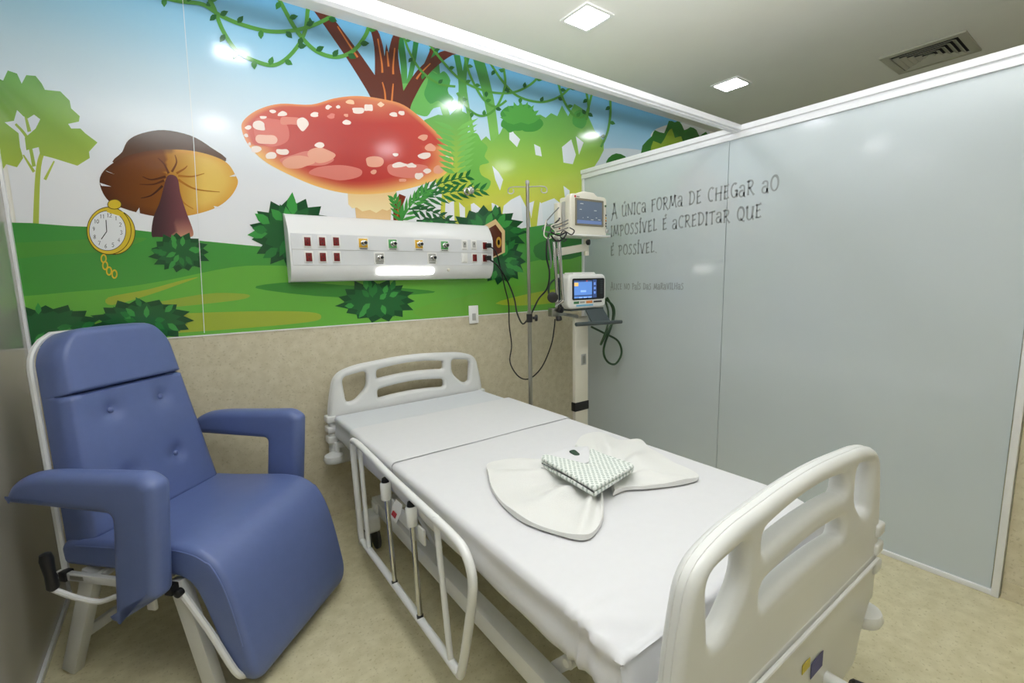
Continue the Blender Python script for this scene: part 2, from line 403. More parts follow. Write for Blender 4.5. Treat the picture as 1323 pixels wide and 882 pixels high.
# ------------------------------------------------------------------ air vent (four-way diffuser)
vx, vy, va = 1.385, -1.62, .2
vt = empty('air_vent', (vx, vy, ZC), 0, 'square four-way metal air vent in the ceiling', 'air vent')
MB().solid([(-va, -va), (va, -va), (va, va), (-va, va)], [[(-.158, -.158), (.158, -.158), (.158, .158), (-.158, .158)]], .012, .002, lambda p, q, d: (vx+p, vy+q, ZC-.006+d), 2).build('vent_frame', VENTM, vt)
MB().box((vx-.158, vy-.158, ZC-.003), (vx+.158, vy+.158, ZC-.0005)).build('vent_back', DARKV, vt, smooth=False)
for k in range(5):
    o_ = .148-.030*k
    for q in range(4):
        a = q*math.pi/2; c, s_ = math.cos(a), math.sin(a)
        def P_(x, y, z): return (vx+c*x-s_*y, vy+s_*x+c*y, z)
        L = o_-.004
        mb = MB(); z1, z0 = ZC-.004, ZC-.017
        mb.add([P_(-L, -o_+.0, z0), P_(L, -o_+.0, z0), P_(L-.02, -o_+.022, z1), P_(-L+.02, -o_+.022, z1),
                P_(-L, -o_+.002, z0-.001), P_(L, -o_+.002, z0-.001), P_(L-.02, -o_+.024, z1-.001), P_(-L+.02, -o_+.024, z1-.001)],
               [(0, 1, 2, 3), (4, 7, 6, 5), (0, 4, 5, 1), (1, 5, 6, 2), (2, 6, 7, 3), (3, 7, 4, 0)])
        mb.build('slat', VENTM, vt, smooth=False)

# ================================================================== MURAL (flat print on the wall; drawn on the wall plane)
YM = -.004
mural = empty('mural', (-1.2, 0, ZM), 0, 'glossy printed storybook forest mural with giant mushrooms on the back wall', 'mural')
_layer = [0]
def MP(px, py): p = W(px, py, 'y', YM); return (p.x, p.z)
def clampz(z): return max(ZM+.001, min(ZC-.001, z))
class Print:
    """flat printed shapes of one motif; colours per vertex"""
    def __init__(s): s.v = []; s.f = []; s.c = []; s.open = False
    def lift(s): _layer[0] += 1; return YM-.000008*_layer[0]
    def poly(s, pts, col, smooth=0, world=False):
        P = [Vector((p[0], p[1])) for p in pts]
        if smooth: P = [Vector((p.x, p.y)) for p in cr([Vector((p.x, p.y, 0)) for p in P], smooth, True)]
        y = s.lift(); k = len(s.v)
        for p in P:
            x, z = (p.x, p.y) if world else MP(p.x, p.y)
            s.v.append((x, y, clampz(z))); s.c.append(lin(col(p.x, p.y)) if callable(col) else lin(col))
        s.f += [(k+a, k+b, k+c) for a, b, c in tessellate_polygon([[Vector((p.x, p.y, 0)) for p in P]])]
        return s
    def fan(s, pts, ctr, col, smooth=6, rings=10):
        """outline filled ring by ring from the centre so that col(px, py, t) can shade it; t is 0 at the centre, 1 at the rim"""
        P = cr([Vector((p[0], p[1], 0)) for p in pts], smooth, True); y = s.lift(); k = len(s.v); n = len(P); c = Vector((ctr[0], ctr[1], 0))
        for j in range(1, rings+1):
            t = j/rings
            for p in P:
                q = c+(p-c)*t; x, z = MP(q.x, q.y); s.v.append((x, y, clampz(z))); s.c.append(lin(col(q.x, q.y, t)))
        x, z = MP(*ctr); s.v.append((x, y, z)); s.c.append(lin(col(ctr[0], ctr[1], 0))); ci = len(s.v)-1
        for i in range(n): s.f.append((ci, k+i, k+(i+1) % n))
        for j in range(rings-1):
            for i in range(n): s.f.append((k+j*n+i, k+j*n+(i+1) % n, k+(j+1)*n+(i+1) % n, k+(j+1)*n+i))
        return s
    def line(s, pts, w0, w1, col, smooth=6):
        P = cr([Vector((p[0], p[1], 0)) for p in pts], smooth, False) if smooth and len(pts) > 2 else [Vector((p[0], p[1], 0)) for p in pts]
        y = s.lift(); k = len(s.v); N = len(P)
        for i in range(N):
            d = (P[min(N-1, i+1)]-P[max(0, i-1)]).normalized(); wv = (w0+(w1-w0)*i/(N-1))/2; n = Vector((-d.y, d.x, 0))*wv
            for q in (P[i]+n, P[i]-n):
                x, z = MP(q.x, q.y); s.v.append((x, y, clampz(z))); s.c.append(lin(col(q.x, q.y)) if callable(col) else lin(col))
        for i in range(N-1): s.f.append((k+2*i, k+2*i+1, k+2*i+3, k+2*i+2))
        return s
    def leaf(s, px, py, ang, L, wd, col):
        d = Vector((math.cos(ang), math.sin(ang))); n = Vector((-d.y, d.x)); b = Vector((px, py))
        pts = [b, b+d*L*.3+n*wd*.45, b+d*L*.6+n*wd*.42, b+d*L, b+d*L*.6-n*wd*.42, b+d*L*.3-n*wd*.45]
        return s.poly(pts, col)
    def blob(s, cx, cy, rx, ry, col, wob=.12, n=9, seed=0):
        rd = random.Random(seed); pts = []
        for i in range(n):
            a = 2*math.pi*i/n; k = 1+rd.uniform(-wob, wob); pts.append((cx+rx*k*math.cos(a), cy+ry*k*math.sin(a)))
        return s.poly(pts, col, smooth=4)
    def bush(s, cx, cy, rx, ry, seed=0, dark=(28, 78, 44), mid=(36, 98, 52), light=(62, 152, 70), n=17, clip=None):
        rd = random.Random(seed)
        def out(k, wob, ph):
            pts = []
            for i in range(n):
                a = 2*math.pi*(i+ph)/n; r1 = 1+rd.uniform(-wob, wob)
                pts.append((cx+rx*k*r1*math.cos(a), cy+ry*k*r1*math.sin(a)))
                a2 = a+math.pi/n*.75; pts.append((cx+rx*k*.78*math.cos(a2), cy+ry*k*.78*math.sin(a2)))
            return [(p[0], min(p[1], clip)) for p in pts] if clip else pts
        s.poly(out(1, .08, 0), dark); s.poly(out(.78, .1, .4), mid)
        for i in range(13):
            a = rd.uniform(0, 6.28); r = rd.uniform(.1, .62); x, y = cx+rx*r*math.cos(a), cy+ry*r*math.sin(a)
            if clip and y > clip-6: continue
            s.leaf(x, y, a+rd.uniform(-.4, .4), min(rx, ry)*rd.uniform(.42, .6), min(rx, ry)*.27, light if i % 3 else (44, 122, 58))
        return s
    def build(s, name, label=None):
        off = mural.location
        me = bpy.data.meshes.new(name); me.from_pydata([Vector(p)-off for p in s.v], [], s.f); me.update()
        # make every face look into the room
        bm = bmesh.new(); bm.from_mesh(me); bm.normal_update()
        for f in bm.faces:
            if f.normal.y > 0: f.normal_flip()
        bm.to_mesh(me); bm.free()
        ca = me.color_attributes.new('Print', 'FLOAT_COLOR', 'POINT')
        ca.data.foreach_set('color', [c for q in s.c for c in q])
        me.materials.append(MUR); o = bpy.data.objects.new(name, me); COL.objects.link(o); o.parent = mural
        if label: o['label'] = label
        return o
def mix(a, b, t): t = max(0, min(1, t)); return tuple(a[i]+(b[i]-a[i])*t for i in range(3))
def ramp(stops, t):
    for (t0, c0), (t1, c1) in zip(stops, stops[1:]):
        if t <= t1: return mix(c0, c1, (t-t0)/(t1-t0))
    return stops[-1][1]
# board with the sky
X0, X1 = XL+.026, 1.6
SKY = [(1.0, (236, 237, 240)), (1.75, (232, 234, 240)), (1.98, (216, 226, 236)), (2.2, (190, 215, 230)), (2.4, (152, 200, 226)), (2.62, (108, 176, 218))]
board = MB().box((X0, YM, ZM+.001), (X1, -.0005, ZC-.001)).build('mural_board', WHITEP, mural, smooth=False)
sk = Print(); ya = sk.lift(); NX = 8
ZS = [ZM+.001+(ZC-ZM-.002)*j/30 for j in range(31)]
for z in ZS:
    for i in range(NX+1): sk.v.append((X0+(X1-X0)*i/NX, ya, z)); sk.c.append(lin(ramp(SKY, z)))
for j in range(30):
    for i in range(NX): a = j*(NX+1)+i; sk.f.append((a, a+1, a+NX+2, a+NX+1))
sk.blob(880, 172, 40, 14, (214, 220, 222), seed=3); sk.blob(800, 215, 60, 22, (208, 220, 226), seed=4)
sk.build('printed_sky')
# far light-green tree at the left
tr = Print()
def g1(x, y): return mix((104, 164, 82), (172, 190, 78), (y-95)/130)
tr.line([(62, 185), (50, 215), (46, 300)], 5, 8, (176, 192, 82)); tr.line([(20, 160), (36, 180), (44, 215)], 3, 5, (160, 186, 84))
tr.line([(30, 200), (44, 222)], 2, 4, (172, 190, 82), 0); tr.line([(70, 208), (58, 232)], 2, 4, (172, 190, 82), 0); tr.line([(33, 150), (38, 170)], 3, 5, (160, 186, 84), 0)
tr.poly([(-40, 110), (-10, 98), (4, 104), (10, 91), (22, 95), (28, 108), (34, 97), (46, 98), (54, 108), (58, 116), (78, 118), (90, 130), (92, 140), (103, 150), (102, 157), (88, 160), (92, 166), (104, 166), (110, 172), (126, 184), (115, 196), (116, 204), (100, 214), (84, 209), (68, 204), (52, 200), (50, 190), (34, 194), (32, 178), (46, 166), (52, 154), (44, 148), (36, 153), (30, 150), (22, 142), (18, 156), (6, 158), (24, 172), (26, 190), (30, 204), (22, 216), (8, 212), (2, 222), (-40, 225)], g1)
tr.build('printed_pale_tree')
# distant forest at the right
fo = Print()
def g2(x, y): return ramp([(120, (84, 158, 82)), (170, (118, 178, 84)), (215, (164, 198, 80)), (262, (206, 206, 74)), (300, (206, 206, 82))], y)
for x0, x1, wv in ((603, 606, 8), (628, 634, 9), (655, 640, 7), (668, 690, 7), (700, 686, 8), (716, 720, 6), (728, 712, 5), (742, 738, 7), (575, 570, 6), (588, 592, 7)):
    fo.line([(x0, 235), ((x0+x1)/2, 265), (x1, 320)], wv*.7, wv*1.2, (196, 202, 72))
# tall dark stems
for pts, wv in (([(516, 44), (522, 90), (520, 130)], 9), ([(538, 50), (532, 90), (522, 128)], 7), ([(560, 62), (566, 110), (580, 160)], 11), ([(618, 75), (632, 130), (640, 185)], 14), ([(590, 70), (596, 110), (592, 160)], 8), ([(604, 72), (600, 110), (610, 170)], 6)):
    fo.line(pts, wv, wv*.8, lambda x, y: mix((44, 122, 62), (128, 186, 90), (y-60)/110))
fo.poly([(512, 120), (520, 108), (534, 108), (545, 96), (560, 92), (572, 104), (580, 122), (574, 136), (560, 140), (552, 150), (540, 148), (530, 142)], (104, 176, 88), smooth=3)
fo.poly([(556, 92), (566, 96), (574, 92), (582, 104), (578, 118), (586, 128), (576, 136), (566, 130), (556, 134), (548, 122), (552, 108)], (72, 152, 76), smooth=3)
fo.poly([(548, 155), (566, 148), (580, 150), (590, 140), (606, 148), (604, 172), (612, 190), (628, 176), (636, 184), (646, 172), (652, 160), (650, 150), (664, 146), (680, 150), (698, 148), (705, 152), (712, 146), (720, 150), (726, 136), (734, 150), (742, 134), (752, 140), (760, 150), (768, 168), (780, 182), (780, 194), (774, 206), (766, 218), (754, 222), (752, 300), (742, 275), (734, 262), (724, 272), (716, 262), (704, 266), (694, 258), (684, 262), (672, 252), (660, 258), (648, 268), (636, 262), (622, 270), (612, 262), (600, 268), (590, 258), (580, 262), (570, 250), (560, 230), (556, 200)], g2)
for q in ([(726, 190), (738, 180), (744, 200), (740, 212), (728, 210)], [(744, 176), (754, 184), (748, 200)], [(658, 160), (664, 172), (672, 180), (668, 190), (658, 180)], [(636, 214), (644, 222), (650, 232), (646, 246), (640, 232)], [(690, 186), (698, 190), (700, 202), (692, 200)], [(728, 240), (736, 246), (735, 266), (730, 256)], [(672, 252), (684, 276), (686, 296), (676, 290)], [(700, 262), (716, 256), (728, 266), (730, 298), (702, 296)]):
    fo.poly(q, (222, 230, 236))
fo.poly([(606, 176), (616, 172), (622, 182), (630, 190), (626, 202), (632, 210), (620, 214), (622, 226), (634, 234), (628, 246), (612, 240), (604, 226), (600, 200)], (112, 180, 80), smooth=3)
for cx, cy, rx, ry in ((672, 152, 24, 17), (660, 160, 12, 10), (686, 160, 14, 11)): fo.blob(cx, cy, rx, ry, (68, 146, 62), .14, 11, int(cx))
for i in range(9):
    a = -2.9+i*.33; fo.leaf(673, 158, a, 28, 11, (84, 162, 70))
fo.poly([(740, 160), (742, 146), (752, 142), (758, 156), (752, 166)], (80, 158, 74), smooth=3)
# bushes at the far right, over the partition
fo.poly([(782, 214), (786, 204), (796, 198), (808, 202), (812, 212), (826, 206), (830, 188), (842, 176), (846, 168), (858, 172), (864, 156), (872, 158), (878, 154), (884, 168), (892, 164), (900, 168), (904, 176), (912, 170), (916, 184), (914, 230), (780, 235)], (52, 116, 46), smooth=2)
fo.poly([(840, 200), (844, 182), (854, 186), (862, 172), (868, 166), (872, 178), (880, 176), (882, 190), (878, 215), (842, 222)], (140, 172, 52), smooth=2)
fo.build('printed_forest')
# big dark tree behind the red mushroom
tk = Print(); BR = (94, 42, 30)
tk.line([(398, -6), (420, 22), (452, 66), (480, 108), (492, 128)], 12, 22, BR); tk.line([(424, 8), (430, 26), (446, 58)], 6, 5, BR)
tk.line([(478, 22), (489, 60), (492, 104), (494, 132)], 7, 20, BR); tk.line([(514, 36), (508, 70), (510, 104), (512, 134)], 7, 24, BR)
tk.line([(600, 58), (572, 72), (546, 94), (526, 126), (520, 140)], 9, 20, BR); tk.line([(562, 54), (556, 70), (548, 88)], 5, 5, BR)
tk.poly([(484, 136), (490, 100), (496, 78), (499, 56), (505, 80), (514, 104), (526, 140)], BR)
OR = (206, 118, 56)
for pts in ([(436, 34), (450, 56), (462, 74)], [(488, 50), (493, 80), (494, 94)], [(494, 106), (497, 118), (498, 130)], [(510, 62), (508, 84), (508, 96)], [(508, 108), (507, 120), (506, 132)], [(556, 82), (544, 94), (538, 102)], [(500, 66), (501, 76), (502, 86)]): tk.line(pts, 1.5, 2.6, OR)
tk.build('printed_tree')
# hills
hi = Print()
def hz(c0, c1, y0, y1): return lambda x, y: mix(c0, c1, (y-y0)/(y1-y0))
hi.poly([(-90, 285), (40, 288), (92, 292), (150, 294), (200, 300), (260, 311), (322, 317), (380, 322), (450, 322), (540, 316), (600, 308), (662, 297), (705, 290), (752, 284), (900, 262), (1000, 262), (1000, 470), (-90, 470)], hz((64, 146, 64), (82, 162, 64), 285, 400))
hi.poly([(-90, 320), (60, 312), (140, 308), (190, 308), (140, 324), (60, 330), (-90, 345)], (80, 152, 60), smooth=4)
hi.poly([(150, 372), (215, 362), (300, 345), (360, 343), (420, 346), (520, 352), (620, 350), (700, 335), (760, 322), (900, 320), (900, 470), (-90, 470), (-90, 400), (60, 380)], (104, 176, 66), smooth=4)
hi.poly([(330, 372), (380, 364), (440, 368), (520, 372), (560, 378), (440, 384)], (62, 138, 56), smooth=4)
hi.poly([(140, 384), (190, 374), (235, 362), (256, 358), (235, 366), (195, 380), (145, 394)], (160, 178, 62), smooth=4)
hi.poly([(160, 398), (215, 388), (270, 379), (310, 379), (323, 382), (310, 387), (260, 393), (200, 399), (160, 404)], (146, 172, 62), smooth=4)
hi.poly([(120, 418), (220, 406), (330, 402), (400, 403), (415, 409), (398, 416), (300, 425), (190, 432), (120, 434)], (156, 176, 60), smooth=4)
hi.poly([(534, 404), (545, 396), (590, 385), (650, 372), (752, 362), (752, 402), (640, 408), (560, 412)], (108, 172, 64), smooth=3)
hi.poly([(640, 392), (680, 380), (730, 372), (752, 372), (752, 384), (690, 394)], (164, 186, 60), smooth=3)
hi.poly([(690, 318), (720, 306), (752, 302), (752, 330), (700, 336)], (56, 124, 56), smooth=3)
hi.build('printed_hills')
# brown mushroom
bmu = Print()
bmu.poly([(150, 212), (158, 196), (166, 181), (184, 172), (212, 168), (246, 175), (272, 190), (292, 208), (240, 214)], hz((66, 42, 30), (96, 60, 36), 168, 214), smooth=4)
def g3(x, y, t):
    a = mix((92, 46, 22), (134, 78, 30), (x-130)/90) if x < 215 else mix((176, 118, 40), (232, 196, 104), (x-215)/50)
    a = mix(a, (214, 150, 62), (t-.78)*3) if x >= 225 else mix(a, (70, 34, 20), (t-.8)*2.5)
    return a
bmu.fan([(129, 238), (133, 222), (152, 207), (180, 197), (215, 193), (255, 196), (290, 208), (304, 226), (307, 238), (296, 256), (275, 270), (240, 279), (205, 280), (165, 271), (140, 259)], (222, 226), g3)
for pts, c in (([(218, 224), (212, 212), (204, 204)], (96, 50, 22)), ([(222, 222), (228, 210), (226, 200)], (110, 62, 24)), ([(228, 224), (238, 218), (242, 214)], (150, 92, 34)), ([(230, 227), (248, 228), (264, 224)], (172, 112, 42)), ([(230, 232), (252, 244), (284, 248)], (172, 112, 42)), ([(214, 228), (196, 232), (184, 228)], (74, 36, 18)), ([(212, 233), (198, 238), (180, 238)], (80, 40, 20)), ([(210, 240), (196, 252), (182, 256)], (64, 32, 18)), ([(230, 240), (236, 260), (250, 270)], (182, 122, 48))): bmu.line(pts, 3.2, .8, c)
bmu.fan([(216, 228), (224, 226), (230, 232), (233, 250), (240, 272), (250, 302), (238, 306), (204, 306), (196, 304), (198, 282), (206, 262), (211, 244)], (220, 270), lambda x, y, t: mix(mix((64, 40, 48), (120, 70, 76), (x-200)/36), (206, 148, 120), (y-282)/26 if x > 226 else 0))
for q in ([(129, 236), (144, 241), (131, 240)], [(136, 220), (148, 225), (139, 222)], [(176, 274), (180, 268), (181, 279)], [(296, 228), (306, 224), (304, 228)], [(276, 266), (288, 268), (278, 270)]): bmu.poly(q, (226, 228, 232))
bmu.build('printed_brown_mushroom')
# red mushroom
rm = Print()
rm.poly([(458, 262), (506, 262), (504, 292), (461, 290)], hz((222, 178, 120), (238, 208, 160), 262, 290))
rm.poly([(449, 246), (512, 246), (513, 256), (508, 263), (509, 268), (500, 272), (494, 270), (486, 275), (478, 271), (468, 273), (461, 268), (455, 269), (450, 264)], hz((236, 200, 148), (244, 226, 176), 246, 274))
def g4(x, y, t):
    ang = math.atan2(y-188, (x-448)*.42)
    red = mix((178, 52, 48), (196, 72, 60), abs(x-450)/140)
    top = (216, 142, 104)
    if y < 160: red = mix(red, top, (160-y)/34*(.5+.5*max(0, 1-abs(x-490)/70)))
    if x < 350: red = mix(red, (206, 104, 88), (350-x)/50*.7)
    if y > 190 and t > .74: red = mix(red, (240, 190, 112), (t-.74)/.24)
    elif t > .93: red = mix(red, (226, 150, 96), (t-.93)/.07)
    return red
rm.fan([(312, 165), (317, 153), (335, 141), (362, 134), (402, 135), (432, 127), (462, 124), (494, 128), (522, 136), (550, 158), (574, 182), (585, 203), (583, 216), (566, 231), (530, 243), (490, 250), (450, 250), (410, 241), (370, 224), (340, 207), (320, 186)], (450, 190), g4, 5, 14)
PK, WHT, OP = (214, 122, 110), (236, 220, 212), (226, 160, 136)
for cx, cy, rx, ry, c in ((352, 168, 24, 18, (208, 104, 92)), (398, 206, 30, 10, PK), (412, 200, 18, 9, OP), (386, 210, 18, 8, OP), (440, 224, 34, 9, PK), (530, 220, 30, 9, PK), (484, 210, 12, 7, OP), (376, 156, 14, 6, (214, 126, 110)),
        (391, 160, 9, 8, WHT), (344, 180, 14, 7, (232, 182, 164)), (335, 163, 8, 6, WHT), (321, 165, 4, 3, WHT), (331, 193, 7, 4, WHT), (350, 201, 7, 5, WHT), (364, 196, 8, 4, WHT), (365, 147, 7, 3, WHT), (406, 148, 6, 3, WHT), (413, 188, 6, 4, WHT), (447, 158, 6, 3, WHT), (424, 138, 4, 3, WHT), (462, 143, 8, 4, WHT), (476, 139, 6, 5, WHT), (452, 132, 6, 3, (240, 196, 160)), (509, 148, 5, 3, WHT), (519, 146, 4, 3, WHT), (437, 138, 3, 2, WHT), (547, 178, 6, 4, OP), (556, 191, 7, 5, OP), (548, 201, 8, 4, WHT), (577, 203, 3, 2, WHT), (566, 219, 6, 5, OP), (511, 200, 4, 2, WHT), (516, 213, 9, 4, WHT), (532, 214, 6, 3, WHT), (541, 227, 5, 4, WHT), (551, 221, 5, 3, WHT), (520, 233, 5, 2, OP), (483, 222, 4, 3, OP), (447, 149, 3, 2, OP), (428, 150, 5, 3, PK), (340, 152, 5, 2, WHT), (352, 144, 4, 2, WHT), (322, 186, 2, 2, WHT), (318, 175, 3, 2, WHT), (492, 135, 4, 3, (240, 206, 176))):
    rm.blob(cx, cy, rx, ry, c, .24, 8, int(cx*7+cy))
rm.build('printed_red_mushroom')
# palm fronds beside the red mushroom
pl = Print()
pl.line([(520, 252), (514, 270), (516, 300)], 9, 14, (122, 46, 34)); pl.line([(516, 258), (512, 290)], 2, 2, (206, 96, 48), 0)
def frond(a, b, n, L, col, bend=-6):
    pl.line([a, ((a[0]+b[0])/2, (a[1]+b[1])/2+bend), b], 2.2, 1, col)
    for i in range(n):
        t = (i+.5)/n; x = a[0]+(b[0]-a[0])*t; y = a[1]+(b[1]-a[1])*t+bend*4*t*(1-t)*.5; an = math.atan2(b[1]-a[1], b[0]-a[0])
        l = L*(1-.45*t)
        pl.leaf(x, y, an-.62, l, 4.6, col); pl.leaf(x, y, an+.62, l, 4.6, col)
frond((528, 262), (624, 246), 10, 26, (40, 112, 56)); frond((530, 258), (606, 228), 8, 22, (36, 104, 52)); frond((516, 288), (552, 246), 7, 24, (70, 150, 66)); frond((528, 270), (580, 284), 6, 18, (30, 92, 48)); frond((520, 290), (508, 256), 5, 18, (64, 144, 64))
pl.bush(562, 290, 34, 10, 31, n=13)
# light fern leaves above
for i in range(9):
    pl.leaf(590, 168+i*7, -.5, 32-i, 6, (122, 190, 92)); pl.leaf(588, 168+i*7, math.pi+.4, 30-i, 6, (112, 182, 88))
pl.build('printed_palm')
# bushes
for cx, cy, rx, ry, sd, cl in ((232, 326, 40, 26, 1, None), (378, 300, 56, 46, 2, None), (486, 389, 52, 28, 3, None), (186, 414, 68, 30, 4, None), (66, 424, 72, 32, 5, None), (630, 300, 50, 34, 6, None), (646, 338, 34, 30, 7, None)):
    pb = Print(); pb.bush(cx, cy, rx, ry, sd, n=15); pb.build('printed_bush')
# small wooden door in the bush
dr = Print()
dr.poly([(624, 340), (624, 292), (640, 283), (652, 298), (652, 326)], (222, 192, 142)); dr.poly([(628, 336), (628, 297), (640, 290), (648, 301), (648, 326)], (92, 44, 34))
dr.blob(644, 313, 3.5, 7, (196, 150, 62), .03, 8, 1); dr.blob(644, 313, 1.6, 3.6, (30, 22, 20), .03, 8, 1)
dr.build('printed_door')
# pocket watch
DIG = {'1': [[(.3, .8), (.6, 1), (.6, 0)]], '2': [[(0, .8), (.4, 1), (.9, .8), (.8, .5), (0, 0), (1, 0)]], '3': [[(0, .9), (.5, 1), (.9, .8), (.4, .55), (.95, .3), (.5, 0), (0, .1)]], '4': [[(.75, 0), (.75, 1), (0, .35), (1, .35)]],
       '5': [[(.9, 1), (.2, 1), (.1, .6), (.6, .62), (.95, .35), (.6, 0), (0, .1)]], '6': [[(.8, 1), (.3, .75), (.05, .3), (.4, 0), (.9, .2), (.7, .5), (.1, .4)]], '7': [[(0, 1), (1, 1), (.4, 0)]], '8': [[(.5, .5), (.05, .75), (.5, 1), (.95, .75), (.5, .5), (0, .22), (.5, 0), (1, .22), (.5, .5)]],
       '9': [[(.9, .6), (.4, .45), (.1, .75), (.5, 1), (.9, .75), (.8, .3), (.4, 0)]], '0': [[(.5, 0), (.05, .3), (.05, .7), (.5, 1), (.95, .7), (.95, .3), (.5, 0)]]}
pw = Print(); WY = (214, 186, 52); WK = (84, 70, 24)
pw.blob(148, 300, 27, 29, WK, 0, 20); pw.blob(148, 300, 26, 28, WY, 0, 20); pw.blob(141, 298, 29, 31, WK, 0, 20); pw.blob(141, 298, 28, 30, WY, 0, 20); pw.blob(139, 298, 24, 26, (60, 58, 54), 0, 20); pw.blob(139, 298, 23.2, 25.2, (228, 230, 234), 0, 20)
pw.poly([(140, 268), (160, 274), (158, 280), (138, 274)], WY); pw.blob(148, 264, 9, 7, WK, .05, 10, 2); pw.blob(148, 264, 8, 6, WY, .05, 10, 2)
for i in range(12):
    a = math.pi*2*i/12+.12; x, y = 139+18*math.sin(a), 298-20*math.cos(a)
    txt = str(i if i else 12)
    for j, dg in enumerate(txt):
        ox = x+(j-(len(txt)-1)/2)*3.6-1.4
        for st_ in DIG[dg]: pw.line([(ox+a_*2.8, y+2.6-b_*5.2) for a_, b_ in st_], .75, .75, (60, 60, 62), 0)
pw.line([(138, 299), (137, 284)], 1.2, 1.2, (60, 60, 62), 0); pw.line([(138, 299), (131, 309)], 1.2, 1.2, (60, 60, 62), 0)
for i, (x, y) in enumerate(((134, 334), (136, 343), (141, 350), (148, 354))):
    pw.blob(x, y, 4, 6, WY, 0, 10); pw.blob(x, y, 2.2, 4, (84, 152, 62), 0, 10)
pw.build('printed_pocket_watch')
# vines with leaves
VG, VD = (84, 150, 62), (36, 96, 46)
for vi, pts in enumerate(([(196, -6), (232, 2), (262, 6), (284, 20), (312, 32), (350, 41), (388, 38), (420, 26), (440, 12)], [(266, -8), (276, 10), (288, 40), (306, 66), (332, 80), (356, 84), (378, 68), (394, 40), (398, -4)], [(358, -6), (368, 14), (386, 44), (408, 66), (434, 74), (456, 66), (472, 46), (478, 28)], [(520, 42), (528, 66), (544, 92), (566, 108), (588, 112)], [(552, 54), (572, 80), (596, 104), (628, 118), (660, 120), (684, 110), (698, 96)], [(600, 74), (608, 100), (624, 128), (640, 138), (654, 130)], [(632, 80), (648, 104), (668, 124), (698, 132), (724, 124), (740, 108)], [(720, 104), (728, 130), (742, 150), (756, 148), (764, 122)], [(788, 128), (788, 150), (784, 172), (776, 190)], [(590, 120), (604, 140), (622, 150), (640, 140), (652, 112), (650, 86)], [(757, 118), (760, 140), (757, 155)])):
    pv = Print(); wv = 5.2 if vi < 3 else 3.0
    pv.line(pts, wv, wv, VG); P = cr([Vector((p[0], p[1], 0)) for p in pts], 6, False)
    rd = random.Random(40+vi)
    for i in range(3, len(P)-2, 5):
        d = (P[i+1]-P[i]).normalized(); sgn = 1 if rd.random() > .45 else -1; an = math.atan2(d.y, d.x)+sgn*rd.uniform(.9, 1.4)
        pv.leaf(P[i].x, P[i].y, an, 12 if vi < 3 else 8, 8 if vi < 3 else 5.4, VD if rd.random() > .4 else (58, 126, 52))
    pv.build('printed_vine')
# joint between two print panels
pj = Print(); pj.line([(236, 0), (250, 180), (264, 430)], .8, .8, (226, 230, 232), 0); pj.build('print_joint')

# ================================================================== RECLINER (local frame: x forward, y to the sitter's left, z up)
TH = .80
ch = empty('recliner_chair', (-2.900, -.577, 0), -TH, 'blue vinyl reclining armchair with white steel frame in the left corner', 'armchair')
CW = .52                                    # width between the two side frames
# seat that runs over the front edge into the footrest: rounded sections lofted along the profile
outer = cr([Vector(p) for p in ((-.005, 0, .478), (.06, 0, .488), (.20, 0, .492), (.33, 0, .500), (.43, 0, .503), (.505, 0, .490), (.56, 0, .452), (.598, 0, .385), (.625, 0, .29), (.645, 0, .19), (.660, 0, .10), (.666, 0, .045))], 6, False)
inner = cr([Vector(p) for p in ((-.005, 0, .398), (.06, 0, .398), (.20, 0, .398), (.33, 0, .398), (.40, 0, .398), (.44, 0, .392), (.472, 0, .370), (.498, 0, .320), (.525, 0, .245), (.552, 0, .165), (.575, 0, .095), (.585, 0, .050))], 6, False)
mb = MB(); NS = len(outer); ncs = 28
for i in range(NS):
    e = min(1, (NS-1-i)/9); e = math.sqrt(max(0, 1-(1-e)**2)); e0 = min(1, i/3); e0 = math.sqrt(max(0, 1-(1-e0)**2))
    hw = CW/2+.015-.060*(1-e)-.012*(1-e0); mid = (outer[i]+inner[i])/2; hv = (outer[i]-inner[i])/2; th = hv.length*(.35+.65*e)*(.6+.4*e0); hd = hv.normalized()
    for (yy, tt) in rrect(-hw, -th, hw, th, min(.024, th*.9), 6): mb.v.append(Vector((mid.x, CW/2+yy, mid.z))+hd*tt)
nr = len(mb.v)//NS
for i in range(NS-1):
    for k in range(nr): mb.f.append((i*nr+k, i*nr+(k+1) % nr, (i+1)*nr+(k+1) % nr, (i+1)*nr+k))
mb.f += [tuple(range(nr)), tuple((NS-1)*nr+k for k in range(nr-1, -1, -1))]
mb.build('seat', BLUE, ch, local=True, angle=65)
for sd in (-1, 1):                          # welt seams along the cushion sides
    MB().tube([(p.x-.004, CW/2+sd*(CW/2+.013), p.z-.016) if k < 36 else (p.x-.016, CW/2+sd*(CW/2+.013), p.z) for k, p in enumerate(outer) if 3 < k < NS-10 and k % 3 == 0], .0026, 6, smooth=3).build('piping', BLUE, ch, local=True)
